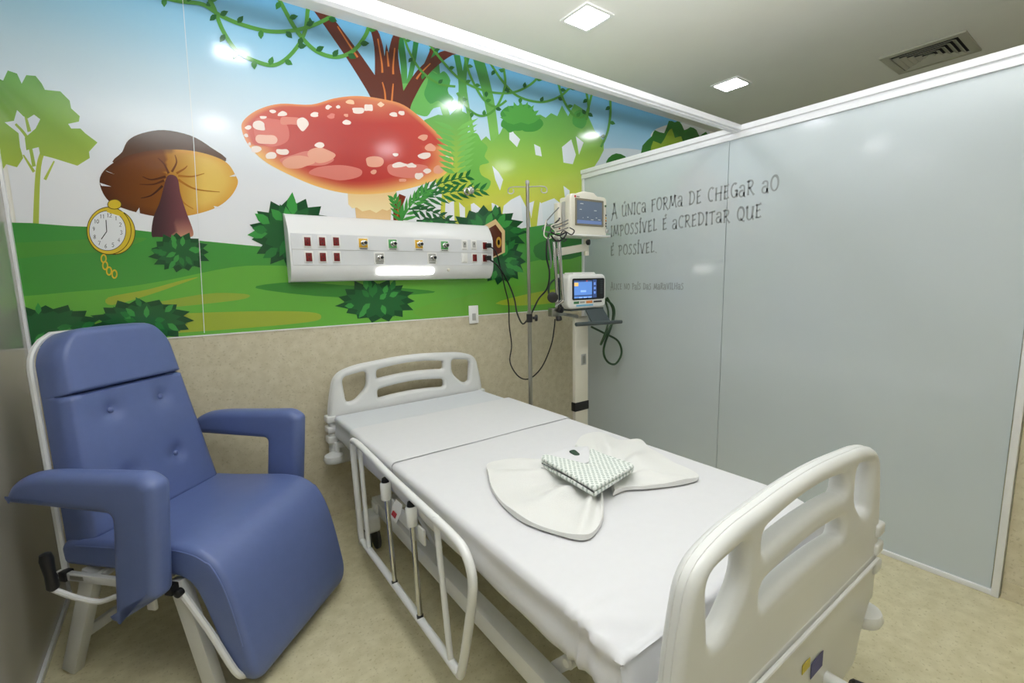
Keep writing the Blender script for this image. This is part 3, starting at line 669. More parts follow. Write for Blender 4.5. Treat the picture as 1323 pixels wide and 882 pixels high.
# backrest: padded slab with tufted buttons, head pad above a seam
def back_pt(y, s, d):
    """y across, s up the back from the hinge, d out of the front face"""
    lean = math.radians(9.5); o = Vector((.028, 0, .43))
    return (o.x-math.sin(lean)*s+math.cos(lean)*d, y, o.z+math.cos(lean)*s+math.sin(lean)*d)
BUT = [(.17, .43), (.36, .43), (.17, .20), (.36, .20)]
def half(s):                                # half width of the back at height s
    wv = .266-.070*(s/.72)
    if s > .61: wv -= .10*(1-math.sqrt(max(0, 1-((s-.61)/.115)**2)))
    return max(wv, .02)
def cushion(s0, s1, thick, dimp, name, n=34, mrows=40):
    mb = MB(); V = []
    for j in range(mrows+1):
        s = s0+(s1-s0)*j/mrows; t = j/mrows
        er = min(1, (s-s0)/.010+.05, (s1-s)/(.010 if s1 < .6 else .03)+.05); ed = math.sqrt(max(0, 1-(1-er)**2))
        row = []
        for i in range(n+1):
            q = -1+2*i/n; q = math.copysign(abs(q)**.8, q); wv = half(s); y = CW/2+q*wv
            sx = min(1, (1-abs(q))*wv/.020); ex = math.sqrt(max(0, 1-(1-sx)**2))
            d = thick*(.45+.55*min(ex, ed)) + .010*(1-q*q)
            for by, bs in dimp:
                r2 = ((y-by)**2+(s-bs)**2); d -= .016*math.exp(-r2/.0009)+.005*math.exp(-r2/.006)
            row.append(back_pt(y, s, d))
        V.append(row)
    k = len(mb.v); W_ = n+1
    for row in V: mb.v += [Vector(p) for p in row]
    for j in range(mrows):
        for i in range(n): mb.f.append((k+j*W_+i, k+j*W_+i+1, k+(j+1)*W_+i+1, k+(j+1)*W_+i))
    kb = len(mb.v)
    for j in range(mrows+1):
        s = s0+(s1-s0)*j/mrows; wv = half(s)-.004
        mb.v += [Vector(back_pt(CW/2-wv, s, -.02)), Vector(back_pt(CW/2+wv, s, -.02))]
    for j in range(mrows):
        mb.f += [(kb+2*j, kb+2*j+1, kb+2*j+3, kb+2*j+2), (k+j*W_, k+(j+1)*W_, kb+2*j+2, kb+2*j), (k+j*W_+n, kb+2*j+1, kb+2*j+3, k+(j+1)*W_+n)]
    mb.f.append(tuple([k+i for i in range(W_)]+[kb+1, kb])); e = k+mrows*W_
    mb.f.append(tuple([e+i for i in range(W_)]+[kb+2*mrows+1, kb+2*mrows]))
    return mb.build(name, BLUE, ch, local=True, angle=70)
cushion(.03, .513, .085, BUT, 'backrest')
cushion(.511, .725, .0865, [], 'head_cushion')
for by, bs in BUT:
    p = back_pt(by, bs, .086-.012); nrm = Vector((math.cos(math.radians(9)), 0, math.sin(math.radians(9))))
    MB().lathe(p, nrm, [(0, .010), (.004, .010), (.007, .007), (.008, .002)], 14).build('button', BLUE, ch, local=True)
# white back frame hoop following the outline behind the cushion
hoop = [back_pt(CW/2-half(s)-.006, s, -.028) for s in [-.05+.77*k/40 for k in range(41)]]
hoop += [back_pt(CW/2+half(s)+.006, s, -.028) for s in [.72-.77*k/40 for k in range(41)]]
MB().tube(hoop, .0095, 8).build('back_frame', CHFRAME, ch, local=True)
# side frame rails, legs, footrest frame
for sd, y, g in (('l', -.026, 1), ('r', CW+.026, -1)):
    yi = y+g*.030
    MB().bar((-.01, y, .378), (.425, y, .370), .018, .026).build('seat_rail', CHFRAME, ch, local=True)
    MB().bar((.090, yi, .385), (-.060, yi, .004), .034, .052, up=(1, 0, 0)).build('leg', CHFRAME, ch, local=True)
    MB().bar((.412, yi, .385), (.500, yi, .004), .034, .052, up=(1, 0, 0)).build('leg', CHFRAME, ch, local=True)
    MB().tube([(.447, y, .362), (.53, y, .243), (.606, y, .115), (.612, y+g*.03, .075)], .0105, 8, smooth=4).build('footrest_frame', CHFRAME, ch, local=True)
    for px, pz, r in ((-.010, .379, .012), (.448, .366, .013)):
        MB().lathe((px, y, pz), (0, -g, 0), [(0, r), (.016, r), (.019, r*.7)], 14).build('pivot_cap', BLACK, ch, local=True)
    for px, pz in ((.022, .378), (.414, .370)):
        MB().box((px-.014, y-.014, pz-.016), (px+.014, y+.014, pz+.016), .003).build('end_plug', BLACK, ch, local=True)
    # padded arm: horizontal pad that turns down at the front
    yo = y-g*.040
    out = rpoly([(-.068, .648), (.318, .637), (.275, .285), (.440, .388), (.478, .735), (.435, .764), (.10, .752), (.02, .740), (-.04, .705)], [.02, .02, .016, .014, .02, .03, .04, .04, .03])
    MB().solid([(p.x, p.y) for p in out], [], .074, .030, lambda a, b, d, yo=yo: (a, yo+d, b), 5).build('armrest', BLUE, ch, local=True, angle=60)
    MB().bar((.36, y, .375), (.36, yo, .375), .02, .02).build('arm_bracket', CHFRAME, ch, local=True)
    MB().bar((.02, y, .60) if False else (.36, yo+g*.02, .37), (.36, yo+g*.02, .31), .012, .03).build('arm_post', CHFRAME, ch, local=True)
MB().bar((.135, -.02, .378), (.135, CW+.02, .378), .02, .02).build('cross_bar', CHFRAME, ch, local=True)
MB().bar((-.010, .01, .130), (-.010, CW-.01, .130), .018, .036).build('cross_bar', CHFRAME, ch, local=True)
MB().bar((.468, .01, .140), (.468, CW-.01, .140), .018, .036).build('cross_bar', CHFRAME, ch, local=True)
MB().box((.048, -.0362, .371), (.098, -.0349, .384)).build('maker_plate', STEEL, ch, local=True, smooth=False)
cr_ = MB().tube([(.32, -.02, .352), (.27, -.03, .345), (.222, -.04, .334), (.172, -.055, .322), (.12, -.08, .350), (.066, -.1, .388)], .0085, 8, smooth=5).build('recline_lever', CHFRAME, ch, local=True)
MB().lathe((.072, -.097, .382), (-.06, -.02, 1), [(0, .011), (.01, .0165), (.05, .0140), (.10, .0175), (.118, .014), (.122, .006)], 14).build('grip', BLACK, cr_, local=True)

# ================================================================== HOSPITAL BED
BX, Y0, Y1 = -1.4775, -.13, -2.03
bed = empty('hospital_bed', (BX, -1.1, 0), 0, 'white hospital bed with moulded plastic head and foot boards', 'bed')
def board(yc, name, foot):
    hw = .478
    out = rpoly([(-hw, .33 if not foot else .36), (hw, .33 if not foot else .36), (hw-.004, .63), (hw-.045, .815), (hw-.15, .850), (0, .876), (-hw+.15, .850), (-hw+.045, .815), (-hw+.004, .63)], [.03, .03, .1, .07, .12, .3, .12, .07, .1], 7)
    holes = []
    for s in (-1, 1):
        holes.append([(p.x, p.y) for p in rpoly([(s*.392, .795), (s*.258, .815), (s*.262, .725), (s*.330, .660), (s*.378, .655)], .03)])
    def slot(za, zb):
        top = [(-.205+.41*k/12, zb+.018*(1-((k-6)/6)**2)) for k in range(13)]; bot = [(.205-.41*k/12, za+.013*(1-((k-6)/6)**2)) for k in range(13)]
        return [(p.x, p.y) for p in rpoly(top+bot, .022, 3)]
    holes += [slot(.760, .810), slot(.650, .700)]
    mb = MB().solid([(p.x, p.y) for p in out], holes, .048, .020, lambda a, b, d: (BX+a, yc-d, b), 6)
    o = mb.build(name, BEDW, bed, angle=60)
    for dy in (-.007, .007):                # mould lines along the top edge
        ln = [(BX+p.x, yc+dy, p.y-.0006) for p in out if p.y > .60]
        k0 = max(range(len(ln)), key=lambda k: (ln[k][0]-ln[k-1][0])**2+(ln[k][2]-ln[k-1][2])**2); ln = ln[k0:]+ln[:k0]
        MB().tube(ln, .0013, 6).build('mould_line', BEDW, o)
    return o
hb = board(-.098, 'headboard', False)
fb = board(-2.165, 'footboard', True)
# ribbed end grips and lower mouldings
for yc, o in ((-.098, hb), (-2.165, fb)):
    for s in (-1, 1):
        for k in range(3):
            z = .60-.055*k
            MB().box((BX+s*.435, yc-.033, z-.036), (BX+s*.486, yc+.033, z), .008).build('grip_rib', BEDW, o)
# lower foot panel with its step
out = rpoly([(-.462, .52), (-.462, .40), (-.38, .30), (-.36, .22), (.36, .22), (.38, .30), (.462, .40), (.462, .52)], [.01, .04, .06, .06, .06, .06, .04, .01], 6)
MB().solid([(p.x, p.y) for p in out], [], .03, .008, lambda a, b, d: (BX+a, -2.175-d, b), 3).build('foot_cover', BEDW, bed, angle=50)
MB().tube([(BX-.45, -2.196, .50), (BX+.45, -2.196, .50)], .005, 8).build('cover_lip', BEDW, bed)
out = rpoly([(-.462, .42), (-.40, .36), (.40, .36), (.462, .42), (.462, .55), (-.462, .55)], .02, 4)
MB().box((BX-.0, -2.1925, .395), (BX+.04, -2.1915, .418)).build('yellow_label', mat('yellow_label', (206, 190, 60), .5), fb, smooth=False)
MB().box((BX+.05, -2.1925, .355), (BX+.115, -2.1915, .395)).build('blue_label', mat('blue_label', (62, 62, 120), .5), fb, smooth=False)
for k in range(2):
    px = BX+.03+.12*k
    c = MB().lathe((px, -2.19, .30), (0, -1, 0), [(0, .017), (.05, .017), (.055, .012)], 14).build('crank_socket', BEDS, bed)
    MB().lathe((px+.02, -2.235, .30), (.5, -.85, -.15), [(0, .014), (.006, .019), (.10, .017), (.106, .01)], 16).build('crank_grip', BLACK, c)
# corner bumpers
for s in (-1, 1):
    for yy, z in ((-.135, .385), (-2.165, .315)):
        c = MB().bar((BX+s*.36, yy, z+.06), (BX+s*.445, yy, z+.06), .03, .03).build('bumper_arm', BEDS, bed)
        MB().tube([(BX+s*.445, yy, z+.075), (BX+s*.445, yy, z)], .015, 10).build('bumper_pin', BEDS, c)
        MB().lathe((BX+s*.465, yy, z-.03), (0, 0, 1), [(0, .030), (.006, .047), (.022, .053), (.040, .047), (.052, .025), (.056, .01)], 22).build('bumper_wheel', BEDW, c)
# deck, under frame
MB().box((BX-.415, Y1-.06, .455), (BX+.415, Y0+.01, .482), .006).build('mattress_deck', BEDS, bed)
for s in (-1, 1):
    MB().bar((BX+s*.30, -.13, .425), (BX+s*.30, -2.14, .425), .04, .06, up=(0, 0, 1)).build('deck_rail', BEDS, bed)
    MB().bar((BX+s*.34, -.40, .205), (BX+s*.34, -1.98, .205), .055, .062).build('base_beam', BEDS, bed)
    for a, b in (((-.60, .40), (-1.0, .22)), ((-1.86, .40), (-1.70, .22))):
        st_ = MB().bar((BX+s*.30, a[0], a[1]), (BX+s*.30, b[0], b[1]), .022, .035, up=(0, 0, 1)).build('strut', BEDS, bed)
        MB().lathe((BX+s*.312, (a[0]+b[0])/2, (a[1]+b[1])/2), (s, 0, 0), [(0, .018), (.02, .018), (.026, .012)], 14).build('strut_bolt', BEDW, st_)
for yy in (-.46, -1.95):
    MB().bar((BX-.38, yy, .205), (BX+.38, yy, .205), .06, .06).build('cross_beam', BEDS, bed)
    for s in (-1, 1):
        cx = BX+s*.40
        c = MB().box((cx-.035, yy-.055, .105), (cx+.035, yy+.055, .19), .018).build('caster_housing', BEDW, bed)
        for q in (-1, 1):
            MB().lathe((cx+q*.022-.009, yy, .062), (1, 0, 0), [(0, .05), (.002, .060), (.016, .060), (.018, .05)], 22).build('caster_wheel', RUBBER, c)
            MB().lathe((cx+q*.022+(-.011 if q < 0 else .009), yy, .062), (1, 0, 0), [(0, .038), (.002, .040)], 18).build('wheel_disc', GRY, c)
# side rails, lowered
def side_rail(s):
    x = BX+s*.488; dz_ = 0 if s < 0 else -.07
    top = [(-.60, .155), (-.58, .40), (-.565, .575), (-.59, .602), (-.70, .605), (-1.0, .588), (-1.30, .580), (-1.46, .575), (-1.54, .56), (-1.578, .50), (-1.565, .40), (-1.50, .17), (-1.475, .145), (-1.42, .145), (-1.0, .150), (-.66, .150), (-.62, .150)]
    rl = MB().tube([(x, a, b+dz_) for a, b in top], .0135, 12, closed=True, smooth=5).build('side_rail', BEDS, bed)
    if s > 0:
        for y0, y1 in ((-.665, -.70), (-.95, -.99), (-1.16, -1.19), (-1.37, -1.43)): MB().tube([(x, y0, .52), (x, y1, .085)], .009, 10).build('rail_bar', BEDS, rl)
        MB().box((x-.030, -1.22, .41), (x-.012, -.90, .475), .002).build('rail_bracket', BEDS, rl)
        return rl
    for y0, y1, ch_ in ((-.665, -.70, 0), (-.95, -.99, 1), (-1.185, -1.215, 1), (-1.37, -1.43, 0)):
        if ch_:
            MB().tube([(x-s*.0, y0, .54), (x, y1, .157)], .009, 10).build('rail_bar', CHROME, rl)
            MB().lathe((x, y1, .150), (0, y0-y1, .383), [(0, .0115), (.015, .0115)], 12).build('bar_ferrule', BLACK, rl)
            MB().lathe((x, y0-.002, .478), (0, .03, 1), [(0, .018), (.004, .0195), (.062, .0195), (.067, .016)], 16).build('slide_sleeve', BEDS, rl)
            MB().lathe((x, y0-.002, .547), (0, .03, 1), [(0, .015), (.014, .012), (.018, .006)], 12).build('sleeve_cap', BLACK, rl)
        else:
            MB().tube([(x, y0, .59), (x, y1, .152)], .0095, 10).build('rail_bar', BEDS, rl)
    MB().box((x-s*.02-.004, -1.24, .42), (x-s*.02+.004, -.90, .475), .002).build('rail_bracket', BEDS, rl)
    return rl
side_rail(-1); side_rail(1)
# paper tag hanging from the rail
tg = empty('paper_tag', (-1.985, -1.03, .5), 0, 'white paper tag with red square hanging from the bed rail', 'tag')
c0 = [W(505, 668, 'x', -1.984), W(512, 676, 'x', -1.985), W(518, 662, 'x', -1.983), W(520, 652, 'x', -1.981), W(512, 645, 'x', -1.981), W(507, 654, 'x', -1.983)]
mb = MB(); mb.add(c0+[p+Vector((-.0008, 0, 0)) for p in c0], [(0, 1, 2, 5), (5, 2, 3, 4), (6, 11, 8, 7), (11, 10, 9, 8), (0, 6, 7, 1), (1, 7, 8, 2), (2, 8, 9, 3), (3, 9, 10, 4), (4, 10, 11, 5), (5, 11, 6, 0)])
mb.build('tag_sheet', WHITEP, tg, smooth=False)
q = [W(a, b, 'x', -1.9862) for a, b in ((505.5, 664), (510.5, 670), (513, 664), (508, 659))]
MB().add(q+[p+Vector((-.0006, 0, 0)) for p in q], [(0, 1, 2, 3), (7, 6, 5, 4), (0, 4, 5, 1), (1, 5, 6, 2), (2, 6, 7, 3), (3, 7, 4, 0)]).build('red_print', mat('red_print', (190, 40, 44), .6), tg, smooth=False)

# ------------------------------------------------------------------ mattress and linen
MX0, MX1 = -1.928, -1.020
one('mattress', MB().box((MX0+.012, Y1+.03, .4825), (MX1-.012, Y0-.006, .594), .03), SHEET2, 'thin hospital mattress wrapped in white linen on the bed deck', 'mattress')
def drape(name, material, y0, y1, zt, x0, x1, zs, foot, amp, label, cat, seed, band=None):
    """linen laid over the mattress: flat top, rounded shoulders, hanging sides and, at the foot, a tucked end"""
    pr = []; rr = .018
    for k in range(9): pr.append((x0-.003*math.sin(k*.8), zs+(zt-rr-zs)*k/8))
    for k in range(1, 7): a = math.pi-math.pi/2*k/6; pr.append((x0+rr+rr*math.cos(a), zt-rr+rr*math.sin(a)))
    for k in range(1, 44): pr.append((x0+rr+(x1-x0-2*rr)*k/44, zt))
    for k in range(0, 7): a = math.pi/2-math.pi/2*k/6; pr.append((x1-rr+rr*math.cos(a), zt-rr+rr*math.sin(a)))
    for k in range(1, 9): pr.append((x1, zt-rr-(zt-rr-zs)*k/8))
    rows = [(y0+(y1-y0)*j/150, 0) for j in range(151)]
    if foot:
        rows += [(y1-.022*math.sin(a), .022*(1-math.cos(a))) for a in [math.pi/2*k/6 for k in range(1, 7)]]
        rows += [(y1-.022-.002*k, .022+(zt-zs-.022)*k/8) for k in range(1, 9)]
    mb = MB(); n = len(pr)
    for y, drop in rows:
        for i, (x, z) in enumerate(pr):
            z2 = min(z, zt-drop); side = zt-z2
            v = Vector((x, y, z2))
            a = amp*(1 if side < .02 else 2.2)
            nz = noise.noise(Vector((x*3.1+seed, y*2.2, side*9)))*a + noise.noise(Vector((x*9, y*5+seed, side*20)))*a*.45
            cdx = abs(x-x0); cdy = abs(y-y1)
            if foot:                                        # gathers round the near foot corner
                g = math.exp(-((max(0, cdx-.03)/.20)**2+(cdy/.13)**2)); ang = math.atan2(y-y1-.10, x-x0+.02)
                nz += g*(.007*math.sin(9*ang+14*side)+.003*math.sin(21*ang+30*side+1)) - g*.006*max(0, 1-cdy/.10)
            if foot and drop == 0 and cdy < .13:               # soft mattress end sinking towards the foot board
                e_ = (1-cdy/.13)**2; nz += e_*.014*noise.noise(Vector((x*11, y*7, 4.4)))
            if band is not None and y > band and side < .03: nz += .010*min(1, (y-band)/.012)
            if foot: v.z -= .024*max(0, 1-cdy/.13)**2*max(0, (z2-zs)/(zt-zs))
            if side < .012: v.z += max(nz*.55, -.003 if not foot or cdy > .16 else -.03)
            elif drop > .012 and z2 < zt-.02: v.y -= max(nz, -.003); 
            else:
                sx = -1 if x < (x0+x1)/2 else 1
                v.x += sx*max(nz, -.004)
                if side > .05: v.z += .006*noise.noise(Vector((0, y*6, seed)))*(side-.05)/.06
            mb.v.append(v)
    for j in range(len(rows)-1):
        for i in range(n-1): mb.f.append((j*n+i, (j+1)*n+i, (j+1)*n+i+1, j*n+i+1))
    o = mb.build(name, material, angle=80, fixn=False)
    sm = o.modifiers.new('cloth thickness', 'SOLIDIFY'); sm.thickness = .0012; sm.offset = 1
    return tag(o, label, cat)
drape('bottom_sheet', SHEET2, Y0-.006, -.438, .5985, MX0+.002, MX1-.002, .488, False, .0016, 'tight white fitted sheet showing at the pillow end of the bed', 'sheet', 3.1)
tsh = drape('top_sheet', SHEET, -.442, Y1-.008, .6040, MX0-.004, MX1+.004, .492, True, .0030, 'smooth white top sheet with folded band covering most of the bed', 'sheet', 8.7)
fbd = drape('fold_band', SHEET, -.436, -.945, .6085, MX0-.0075, MX1+.0075, .500, False, .0022, None, None, 5.2); fbd.parent = tsh
# ------------------------------------------------------------------ towel folded into two fans, and the gown
ZB = .6105
tw = MB()
def fan_cloth(ctr, rim, pleats, ph, zc, hgt):
    """pleated fan from the gathered centre to the rim points (photo pixels on the sheet)"""
    C = W(*ctr, 'z', ZB); R = [W(a, b, 'z', ZB) for a, b in rim]; R = cr(R, 14, False); n = len(R); M_ = 22; k = len(tw.v)
    for lay in (1, 0):
        for j in range(M_+1):
            t = j/M_
            for i, p in enumerate(R):
                q = C+(p-C)*(.10+.90*t); s = i/(n-1)
                wv = .5+.5*math.sin(2*math.pi*pleats*s+ph)
                wv = wv**1.6; z = ZB+.003+ hgt*wv*(1-.90*t)*max(.06, min(1, (t-.16)*3.2))+.003
                z += .003*noise.noise(Vector((q.x*14, q.y*14, ph)))
                edge = min(1, i/3, (n-1-i)/3); z = ZB+.002+(z-ZB-.002)*edge
                tw.v.append(Vector((q.x, q.y, z+.0065*min(1, edge+.4) if lay else ZB+.0015)))
    L = (M_+1)*n
    for j in range(M_):
        for i in range(n-1):
            a = k+j*n+i; tw.f.append((a, a+1, a+n+1, a+n)); tw.f.append((a+L, a+L+n, a+L+n+1, a+L+1))
    for j in range(M_):
        for i in (0, n-1): a = k+j*n+i; tw.f.append((a, a+n, a+n+L, a+L))
    for i in range(n-1):
        for j in (0, M_): a = k+j*n+i; tw.f.append((a, a+1, a+1+L, a+L))
fan_cloth((776, 622), [(686, 596), (634, 601), (631, 616), (640, 642), (672, 673), (722, 692), (756, 698), (774, 684), (780, 664), (779, 642)], 5.0, .4, 0, .048)
fan_cloth((786, 616), [(742, 582), (752, 566), (772, 562), (800, 572), (826, 571), (842, 585), (868, 600), (902, 617), (884, 626), (838, 632), (808, 634), (792, 641)], 4.0, 2.0, 0, .048)
one('towel', tw, TOWEL, 'white towel spread in two pleated fans on the bed', 'towel', angle=60)
GOWN = mat('gown_cloth', (222, 226, 222), .9, spec=.1)
nt = GOWN.node_tree; b_ = nt.nodes['Principled BSDF']
tc = nt.nodes.new('ShaderNodeTexCoord'); mp = nt.nodes.new('ShaderNodeMapping'); mp.inputs['Scale'].default_value = (54, 54, 54); mp.inputs['Rotation'].default_value = (0, 0, math.radians(38))
vo = nt.nodes.new('ShaderNodeTexVoronoi'); vo.inputs['Randomness'].default_value = .12; vo.inputs['Scale'].default_value = 1.35; vo.voronoi_dimensions = '2D'
rp = nt.nodes.new('ShaderNodeValToRGB'); rp.color_ramp.elements[0].position = .30; rp.color_ramp.elements[1].position = .38
rp.color_ramp.elements[0].color = lin((172, 182, 176)); rp.color_ramp.elements[1].color = lin((226, 230, 226))
nt.links.new(tc.outputs['Object'], mp.inputs['Vector']); nt.links.new(mp.outputs['Vector'], vo.inputs['Vector']); nt.links.new(vo.outputs['Distance'], rp.inputs['Fac']); nt.links.new(rp.outputs['Color'], b_.inputs['Base Color'])
gw = empty('patient_gown', W(760, 612, 'z', .63), 0, 'folded hospital gown with grey dot print lying on the towel', 'gown')
gz = ZB+.073
def flat(pts, z0, z1, bev, name, material, par, sm=3):
    P = [W(a, b, 'z', (z0+z1)/2) for a, b in pts]
    return MB().solid([(p.x, p.y) for p in rpoly([(p.x, p.y) for p in P], .012, 3)], [], z1-z0, bev, lambda a, b, d: (a, b, (z0+z1)/2+d+.002*noise.noise(Vector((a*20, b*20, 1)))), 3).build(name, material, par, angle=60)
flat([(698, 596), (705, 603), (768, 640), (818, 608), (819, 601), (768, 584), (752, 592), (738, 583)], gz-.030, gz-.015, .006, 'lower_fold', GOWN, gw)
flat([(698, 592), (768, 633), (820, 603), (790, 592), (762, 580), (760, 601), (738, 596), (704, 588)], gz-.014, gz, .006, 'upper_fold', GOWN, gw)
flat([(706, 589), (738, 579), (760, 577), (764, 596), (755, 600), (738, 596)], gz-.012, gz-.003, .003, 'lining', SHEET, gw)
flat([(734, 583), (742, 581), (750, 587), (743, 588)], gz-.002, gz+.001, 0, 'size_label', mat('label_green', (38, 66, 48), .7), gw)
P = [W(a, b, 'z', gz-.014) for a, b in ((700, 598), (735, 616), (768, 636))]
MB().tube(P, .0016, 6, smooth=4).build('hem_tape', INK, gw)

# ================================================================== BEDHEAD CONSOLE
CX0, CX1 = -2.062, -.892
cn = empty('bedhead_console', (-1.477, 0, 1.45), 0, 'long white medical bedhead console mounted on the mural', 'console')
cp = [(-.0085, 1.632), (-.03, 1.630), (-.052, 1.618), (-.076, 1.585), (-.094, 1.55), (-.1, 1.530), (-.1, 1.452), (-.1, 1.374), (-.094, 1.345), (-.08, 1.318), (-.06, 1.300), (-.0085, 1.296)]
mb = MB(); n = len(cp)
for x in (CX0, CX1): mb.v += [Vector((x, y, z)) for y, z in cp]
for k in range(n): mb.f.append((k, (k+1) % n, n+(k+1) % n, n+k))
mb.f += [tuple(range(n)), tuple(range(2*n-1, n-1, -1))]
body = mb.build('console_body', PANELW, cn, angle=35)
MB().box((CX0+.004, -.1022, 1.378), (CX1-.004, -.0995, 1.532), .0008).build('face_panel', PANELF, cn, smooth=False)
for x0, x1 in ((CX0-.006, CX0), (CX1, CX1+.006)):
    mb = MB()
    for x in (x0, x1): mb.v += [Vector((x, -.0085+(y+.0085)*1.02, 1.464+(z-1.464)*1.01)) for y, z in cp]
    for k in range(n): mb.f.append((k, (k+1) % n, n+(k+1) % n, n+k))
    mb.f += [tuple(range(n)), tuple(range(2*n-1, n-1, -1))]
    mb.build('end_cap', PANELW, cn, angle=35)
MB().box((CX0+.004, -.1032, 1.4535), (CX1-.004, -.102, 1.4555)).build('panel_joint', GRY, cn, smooth=False)
def cpx(px, py): return W(px, py, 'y', -.102)
def socket(px, py, kind='red'):
    p = cpx(px, py)
    o = MB().box((p.x-.021, -.1045, p.z-.031), (p.x+.021, -.102, p.z+.029), .001).build('socket_plate', WHITEP, cn)
    if kind == 'red':
        MB().box((p.x-.0145, -.1085, p.z-.021), (p.x+.0145, -.1045, p.z+.021), .0015).build('socket_insert', RED, o)
        for s in (-1, 1):
            MB().lathe((p.x, -.1084, p.z+s*.009), (0, -1, 0), [(0, .003), (.0008, .003)], 8).build('pin_hole', BLACK, o)
    else:
        MB().box((p.x-.011, -.108, p.z-.017), (p.x+.011, -.1045, p.z+.019), .0015).build('rocker', WHITEP if kind == 'white' else GRY, o)
        if kind == 'switch': MB().box((p.x-.003, -.1088, p.z+.0), (p.x+.003, -.108, p.z+.009)).build('symbol', INK, o, smooth=False)
    MB().box((p.x-.016, -.1050, p.z-.0285), (p.x+.016, -.1044, p.z-.0255)).build('caption', GRY, o, smooth=False)
for px, py in ((397, 312), (416, 312), (434, 312), (399, 332), (417, 332), (435, 332), (613, 333), (626, 317.5), (626, 333.5)): socket(px, py)
for px, py in ((600, 316), (612, 316)): socket(px, py, 'switch')
socket(600, 333, 'white')
def gas(px, py, m_):
    p = cpx(px, py)
    o = MB().box((p.x-.029, -.1045, p.z-.034), (p.x+.029, -.102, p.z+.029), .001).build('gas_plate', WHITEP, cn)
    MB().box((p.x-.023, -.107, p.z-.023), (p.x+.023, -.1045, p.z+.023), .001).build('colour_plate', m_, o)
    MB().lathe((p.x, -.107, p.z), (0, -1, 0), [(0, .015), (.006, .015), (.008, .011), (.022, .010), (.026, .012), (.034, .012), (.036, .006)], 18).build('gas_valve', CHROME, o)
    MB().lathe((p.x, -.143, p.z), (0, -1, 0), [(0, .0075), (.002, .0075)], 14).build('valve_hole', BLACK, o)
    MB().box((p.x-.02, -.1052, p.z-.031), (p.x+.02, -.1044, p.z-.027)).build('caption', INK, o, smooth=False)
for px, py, m_ in ((469, 314, YEL), (507, 315, GRN), (541, 315.5, YEL), (574, 317, GRN), (490, 333, GRY), (558, 333, GRY)): gas(px, py, m_)
# reading lamp: long rounded diffuser lying on the lower slope
a = W(487, 352.5, 'y', -.097); b = W(561, 352.5, 'y', -.097); zc = 1.347
slo = lambda v_: (-.0945+.002+(.0), 0)
def on_slope(u, v_, d):   # u along x, v up the sloped lower face, d outward
    t = Vector((0, -.010, .0465)).normalized(); nn = Vector((0, -t.z, t.y))
    base = Vector((0, -.0938, 1.346)); p = base+t*v_+nn*d; return (u, p.y, p.z)
MB().solid(rrect(a.x, -.0190, b.x, .0190, .0187, 8), [], .008, .002, lambda u, v_, d: on_slope(u, v_, d+.003), 2).build('lamp_diffuser', CONSL, cn)
p = cpx(580, 352); MB().lathe((p.x, -.094, 1.352), (0, -1, -.2), [(0, .009), (.006, .009), (.01, .005)], 14).build('lamp_button', CREAM, cn)

# wall switch plate and chrome gas knob
sw = empty('wall_switch', (-.99, -.004, 1.067), 0, 'white rectangular wall switch plate below the console', 'switch')
MB().box((-1.024, -.016, 1.010), (-.954, -.0078, 1.125), .003).build('switch_plate', WHITEP, sw)
MB().box((-1.002, -.019, 1.03), (-.976, -.016, 1.075), .002).build('switch_rocker', GRY, sw)
kb = empty('gas_knob', (-1.004, -.004, 1.833), 0, 'chrome wall valve knob above the console', 'valve')
MB().lathe((-1.010, -.0115, 1.833), (0, -1, 0), [(0, .024), (.006, .024), (.010, .016), (.03, .014)], 20).build('flange', CHROME, kb)
MB().lathe((-1.010, -.042, 1.833), (0, -1, 0), [(0, .012), (.006, .022), (.022, .023), (.028, .018), (.03, .01)], 20).build('knob', CHROME, kb)

# ================================================================== IV POLE
IX, IY = -.828, -.39
iv = empty('iv_pole', (IX, IY, 0), 0, 'thin chrome drip stand with two hooks behind the bed', 'iv pole')
MB().tube([(IX, IY, .06), (IX, IY, 1.10)], .0125, 14).build('lower_pole', STEEL, iv)
MB().tube([(IX, IY, 1.0), (IX, IY, 1.835)], .0095, 14).build('upper_pole', STEEL, iv)
MB().lathe((IX, IY, 1.832), (0, 0, 1), [(0, .012), (.016, .012), (.02, .008)], 12).build('pole_cap', GRY, iv)
for s in (-1, 1):
    d = Vector((.80, -.60, 0))*s
    pts = [Vector((IX, IY, 1.815))+d*a+Vector((0, 0, z)) for a, z in ((0, 0), (.05, .002), (.085, .002), (.108, -.006), (.112, -.028), (.095, -.036), (.080, -.026), (.083, -.010))]
    MB().tube(pts, .0035, 8, smooth=5).build('hook', STEEL, iv)
c = MB().lathe((IX, IY, 1.03), (0, 0, 1), [(0, .018), (.05, .018)], 16).build('clamp_collar', BLACK, iv)
MB().lathe((IX+.016, IY-.01, 1.055), (.8, -.6, 0), [(0, .008), (.012, .009), (.014, .02), (.028, .02), (.031, .015)], 16).build('clamp_knob', BLACK, c)
for k in range(5):
    a = 2*math.pi*k/5+.3
    l_ = MB().bar((IX, IY, .075), (IX+.17*math.cos(a), IY+.17*math.sin(a), .065), .022, .018).build('base_leg', STEEL, iv)
    MB().lathe((IX+.17*math.cos(a)-.009, IY+.17*math.sin(a), .026), (1, 0, 0), [(0, .022), (.002, .026), (.016, .026), (.018, .022)], 16).build('caster', RUBBER, l_)
    MB().tube([(IX+.17*math.cos(a), IY+.17*math.sin(a), .07), (IX+.17*math.cos(a), IY+.17*math.sin(a), .04)], .007, 8).build('caster_stem', STEEL, l_)

